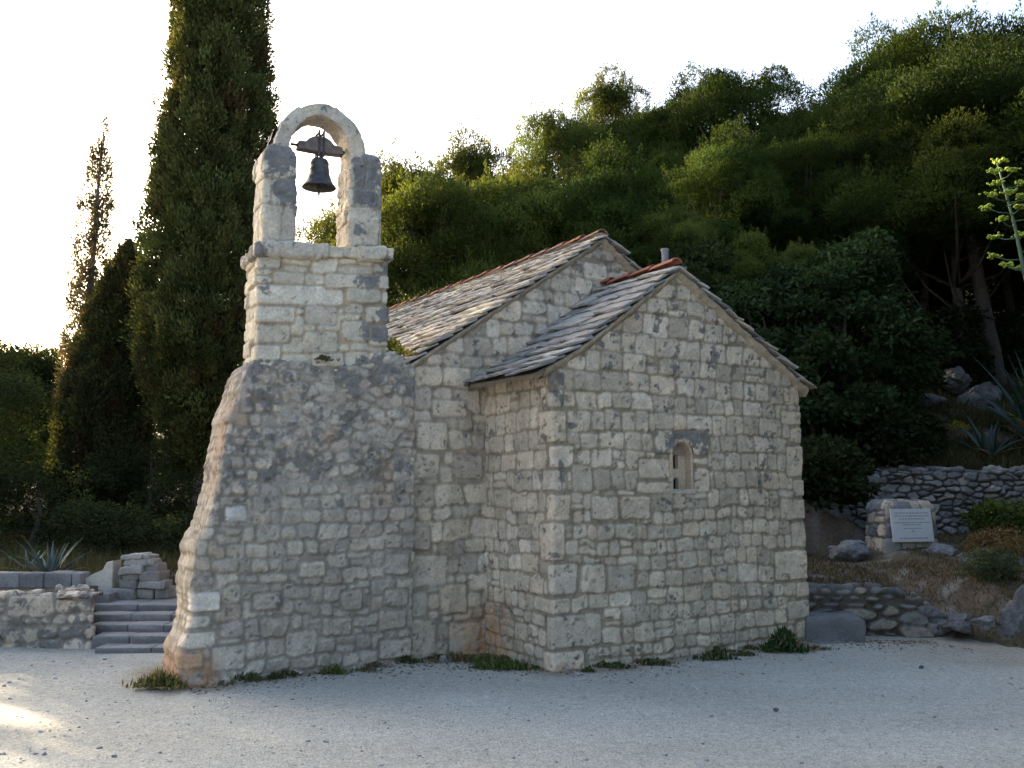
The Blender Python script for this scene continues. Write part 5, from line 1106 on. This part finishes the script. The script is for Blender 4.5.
ws = [('dry green weed tuft at the orange left foot of the buttress', 158, 688, 0.22, 0.17, (0.13, 0.13, 0.045), 0.5, 600), ('small green weed under the buttress, left of the middle', 246, 681, 0.18, 0.10, (0.07, 0.095, 0.035), 0.5, 350),
      ('tiny weed under the buttress, right of the small one', 276, 679, 0.10, 0.08, (0.07, 0.085, 0.035), 0.5, 200), ('bright green weed under the middle of the buttress', 333, 674, 0.14, 0.09, (0.11, 0.15, 0.04), 0.6, 300), ('thin weed under the buttress between the bright one and the nave', 365, 671, 0.14, 0.05, (0.10, 0.10, 0.05), 0.4, 160),
      ('dark weed at the seam of buttress and nave wall', 405, 663, 0.13, 0.09, (0.06, 0.08, 0.03), 0.6, 260), ('brown dry weed in the rusty inner corner', 458, 661, 0.26, 0.12, (0.16, 0.12, 0.06), 0.3, 350), ('wide green grass patch beside the near corner of the apse', 504, 669, 0.30, 0.12, (0.075, 0.11, 0.03), 0.35, 1000), ('upright green grass left of the wide patch', 486, 664, 0.2, 0.14, (0.08, 0.11, 0.03), 0.2, 300),
      ('tiny dark weed right of the near corner stone', 588, 672, 0.08, 0.05, (0.06, 0.08, 0.03), 0.6, 120), ('low weed under the apse wall below the window left side', 618, 668, 0.16, 0.06, (0.06, 0.08, 0.03), 0.6, 220), ('low dark green weed under the apse wall below the window', 655, 665, 0.17, 0.08, (0.065, 0.085, 0.035), 0.5, 260), ('dark green weed right of the window base', 715, 660, 0.20, 0.11, (0.055, 0.08, 0.03), 0.6, 380), ('thin weed between the two dark green weeds at right', 745, 656, 0.14, 0.07, (0.08, 0.085, 0.035), 0.4, 180),
      ('biggest dark green leafy weed at the right corner of the apse', 784, 652, 0.23, 0.21, (0.045, 0.08, 0.03), 0.9, 950), ('dry grass tuft just right of the chapel corner', 815, 650, 0.2, 0.08, (0.16, 0.13, 0.07), 0.2, 250)]
for i, (lb, px, py, w_, h_, tn, lf, n) in enumerate(ws): tuft(lb, px, py, w_, h_, 700 + i, tn, lf, n)
q = c2t(-0.86, 1.02); yl = tower.matrix_world
qw = TO + tu * q[0] + tv * q[1]; 
tuft('yellow flowering weed on the tower shoulder below the nave eave', 0, 0, 0.16, 0.15, 741, (0.34, 0.30, 0.05), 0.9, 500, loc=(TO[0] + tu[0] * 0.08 + tv[0] * 0.1, TO[1] + tu[1] * 0.08 + tv[1] * 0.1, 2.82), group='weeds growing on the masonry')
tuft('small dry weed in the ledge under the belfry', 0, 0, 0.12, 0.07, 742, (0.12, 0.11, 0.05), 0.5, 160, loc=(TO[0] - tu[0] * 0.62 - tv[0] * 0.02, TO[1] - tu[1] * 0.62 - tv[1] * 0.02, 2.71), group='weeds growing on the masonry')
pY = at(958, 430, 17.4); tuft('small yellow flowering plant on the slope above the retaining wall', 0, 0, 0.4, 0.2, 743, (0.36, 0.30, 0.04), 0.8, 260, loc=(pY[0], 17.4, ter(pY[0], 17.4)), group='plants on the slope')
tuft('green weed on the gravel at the foot of the left wall', 80, 642, 0.30, 0.16, 744, (0.075, 0.09, 0.035), 0.6, 500); tuft('dry weed at the left edge foot of the wall', 6, 644, 0.3, 0.16, 745, (0.11, 0.11, 0.05), 0.5, 400)
rngw = np.random.default_rng(321)
kinds = [('tiny dry sprig', (0.15, 0.12, 0.06), 0.2), ('tiny green sprig', (0.06, 0.085, 0.03), 0.6)]
places = [(-2.6, 1.05, 'at the left part of the buttress foot'), (-2.0, 1.05, 'under the buttress near its small green weeds'), (-1.2, 1.05, 'at the right part of the buttress foot'), (-0.55, 1.12, 'at the foot of the nave strip'), (-0.02, 0.75, 'under the shaded side wall of the apse'), (0.5, -0.03, 'at the apse foot just past the big corner stone'), (0.95, -0.03, 'at the apse foot left of the window line'), (1.9, -0.03, 'at the apse foot under the window right side'), (2.3, -0.03, 'at the apse foot between the dark green weeds')]
for i, (a, b, ds) in enumerate(places):
    kd, tn, lf = kinds[i % 2]; q = chap(a, b - 0.03)
    tuft(kd + ' ' + ds, 0, 0, 0.10 + 0.08 * rngw.random(), 0.05 + 0.03 * rngw.random(), 1000 + i, tn, lf, 140, loc=(q[0], q[1], 0.0))
def grass(name, label, xr, yr, n, seed, tint, h, dens, w_=0.010):
    rng = np.random.default_rng(seed); x = rng.uniform(*xr, n); y = rng.uniform(*yr, n); keep = (fbm(x * 1.4, y * 1.4, o=3, seed=seed) + 0.25 * rng.random(n) > dens); x, y = x[keep], y[keep]; z = terrain(x, y); ok = z > 0.0; x, y, z = x[ok], y[ok], z[ok]; n = len(x)
    P = np.stack([x, y, z - 0.01], -1); D = unit(np.array([0, 0, 0.8]) + rng.normal(0, 0.5, (n, 3))); C = np.array(tint) * rng.uniform(0.6, 1.5, (n, 1)); g = rng.random(n) < 0.3; C[g] = np.array((0.09, 0.10, 0.04)) * rng.uniform(0.6, 1.4, (g.sum(), 1))
    o = link(name, leaf_mesh(name, P, D, h * rng.uniform(0.4, 1.3, n), w_ * rng.uniform(0.6, 1.4, n), C, rng), M_GRASS); return tag(o, label, 'grass', kind='stuff')
grass('dry_grass', 'dry brown grass on the bank in front of the retaining wall', (3.1, 10.5), (8.6, 15.0), 60000, 801, (0.13, 0.098, 0.055), 0.075, 0.02)
grass('slope_grass', 'rough grass on the shaded slope above the retaining wall', (3.5, 11), (15.5, 21), 60000, 802, (0.07, 0.062, 0.03), 0.22, -0.05, 0.016)
grass('terrace_grass', 'thin dry grass on the left terrace', (-13, -2), (10.9, 19.5), 60000, 803, (0.10, 0.09, 0.042), 0.17, -0.12, 0.014)
def pebbles(n, seed):
    rng = np.random.default_rng(seed); y = 2.8 + 9.0 * rng.random(n) ** 1.3; x = rng.uniform(-1, 1, n) * (0.62 * y + 0.5); rel = np.stack([x, y], -1) - C0; a = rel @ U; b = rel @ Vv
    ok = ~((a > -2.9) & (b > -0.03) & (b < 8) & (a < 3.3)) ; x, y = x[ok], y[ok]; z = 0.0 * x; n = len(x)
    V0, F0 = ico(1); k = len(V0); s = np.minimum(0.003 + 0.003 * rng.pareto(2.6, n), 0.015); M = rng.normal(0, 0.22, (n, k, 3)) + V0[None]
    near = sstep(14, 10, np.abs(x)) * sstep(1, 3, y) * sstep(16, 12, y); z = near * (0.018 * fbm(x * 0.6, y * 0.6, o=3, seed=1) + 0.008 * fbm(x * 3, y * 3, o=2, seed=2))
    V = M * (s[:, None, None] * np.array([1.2, 1.0, 0.62])) + np.stack([x, y, z + s * 0.25], -1)[:, None, :]
    F = (F0[None] + (np.arange(n) * k)[:, None, None]).reshape(-1, 3); c = np.array((0.42, 0.41, 0.39)) * rng.uniform(0.5, 1.25, (n, 1)); dk = rng.random(n) < 0.03; c[dk] *= 0.7
    o = link('gravel', fast_mesh('gravel', V.reshape(-1, 3), F, np.repeat(np.clip(c, .02, .6), k, axis=0), False), M_SLAB); tag(o, 'loose pale gravel scattered over the yard', 'gravel', kind='stuff')
pebbles(9000, 900)
def litter(n, seed):
    rng = np.random.default_rng(seed); k = rng.integers(0, 5, n); a = np.empty(n); b = np.empty(n)
    segs = [((-2.85, 1.05), (-0.8, 1.05)), ((-0.8, 1.12), (0, 1.12)), ((0, 1.1), (0, 0)), ((0, 0), (3.2, 0)), ((3.2, 0), (4.2, -0.6))]
    f = rng.random(n); P0 = np.array([s[0] for s in segs])[k]; P1 = np.array([s[1] for s in segs])[k]; q = P0 + (P1 - P0) * f[:, None]
    d = 0.03 + 0.22 * rng.exponential(1.0, n); off = np.where(k == 2, -d, 0); a = q[:, 0] + off; b = q[:, 1] - np.where(k == 2, 0, d)
    w_ = C0 + a[:, None] * U + b[:, None] * Vv; x, y = w_[:, 0], w_[:, 1]
    near = sstep(14, 10, np.abs(x)) * sstep(1, 3, y) * sstep(16, 12, y); z = near * (0.018 * fbm(x * 0.6, y * 0.6, o=3, seed=1) + 0.008 * fbm(x * 3, y * 3, o=2, seed=2)) + 0.004
    D = unit(np.stack([rng.normal(size=n), rng.normal(size=n), rng.normal(0, 0.15, n)], -1)); C = np.array((0.15, 0.105, 0.06)) * rng.uniform(0.5, 1.6, (n, 1))
    o = link('leaf_litter', leaf_mesh('leaf_litter', np.stack([x, y, z], -1), D, rng.uniform(0.015, 0.05, n), rng.uniform(0.004, 0.014, n), C, rng), M_GRASS); tag(o, 'dry leaf and needle litter drifted against the foot of the walls', 'leaf litter', kind='stuff')
litter(2600, 911)
for i, (lb, px, py, s) in enumerate([('fist sized dark stone on gravel near the apse corner', 577, 676, 0.05), ('dark little stone on the gravel in the right foreground', 776, 711, 0.03), ('small dark stone on gravel at right', 921, 668, 0.035), ('small stone fallen in the inner corner of chapel and nave', 446, 662, 0.09)]):
    p = on_ground(px, py); V, F, f = rock_geo((s * 1.3, s, s * 0.8), 950 + i, 2.6, 0.15); o = link('loose_stone', fast_mesh('loose_stone', V, F, rock_cols(V, f, (0.3, 0.29, 0.28) if i in (0, 3) else (0.12, 0.12, 0.12), i)), M_ROCK); o.location = (p[0], p[1], s * 0.3); tag(o, lb, 'stone')

for i, (x, y, v, s) in enumerate([(9.5, 4.0, 1, 1.3), (11.0, -1.0, 3, 1.4), (8.0, -4.5, 1, 1.4), (12.5, 14.0, 1, 1.2), (11.0, 9.5, 3, 1.2), (14.5, 18.0, 3, 1.3), (13.5, 6.0, 1, 1.2), (16.0, 11.0, 1, 1.5), (12.5, 21.5, 3, 1.2)]):
    crown, wood, H = PV[v]; plant_tree('pine_tree', 'pine standing right of the bank beyond the edge of the picture', 'tree', (x, y, ter(x, y) - 0.1), crown, wood, (s * 1.2, s * 1.2, s), i * 2.1, 'pines right of the bank')
# ------------------------------------------------------------------ trees standing left of the picture, which shade the yard
for i, (lb, x, y, v, s, wf) in enumerate([('wide pine left of the yard, nearest the camera', -14.7, 9.2, 1, 1.3, 1.05), ('narrow pine far left behind the high crowned one', -15.0, 22.0, 2, 1.6, 0.65),
                                     ('pine left of the yard behind the wide one', -18.5, 6.8, 3, 1.3, 1.1), ('pine at the far left rear of the yard', -19.9, 2.5, 1, 1.4, 1.1)]):
    crown, wood, H = PV[v]; plant_tree('pine_tree', lb, 'tree', (x, y, ter(x, y) - 0.1 if y > 11 else -0.1), crown, wood, (s * wf, s * wf, s), i * 1.7, 'pines left of the yard')
broad('broadleaf_bush', 'added shade casting bush on the terrace just beyond the left edge of the picture', (-9.81, 15.96, ter(-9.81, 15.96) - 0.1), 3.7, 1.9, 899, 100, 1800, tint=(0.045, 0.056, 0.02), L=(0.05, 0.09), W=(0.016, 0.028))  # bush added so that its shadow bounds the sun patch on the gravel
broad('broadleaf_tree', 'added high crowned shade caster, an unseen tree left of the yard', (-15.39, 17.39, ter(-15.39, 17.39) - 0.1), 8.2, 2.9, 898, 240, 800, tint=(0.03, 0.038, 0.015), low=0.43)  # unseen tree, its raised dense crown shaped to cut the sun patch
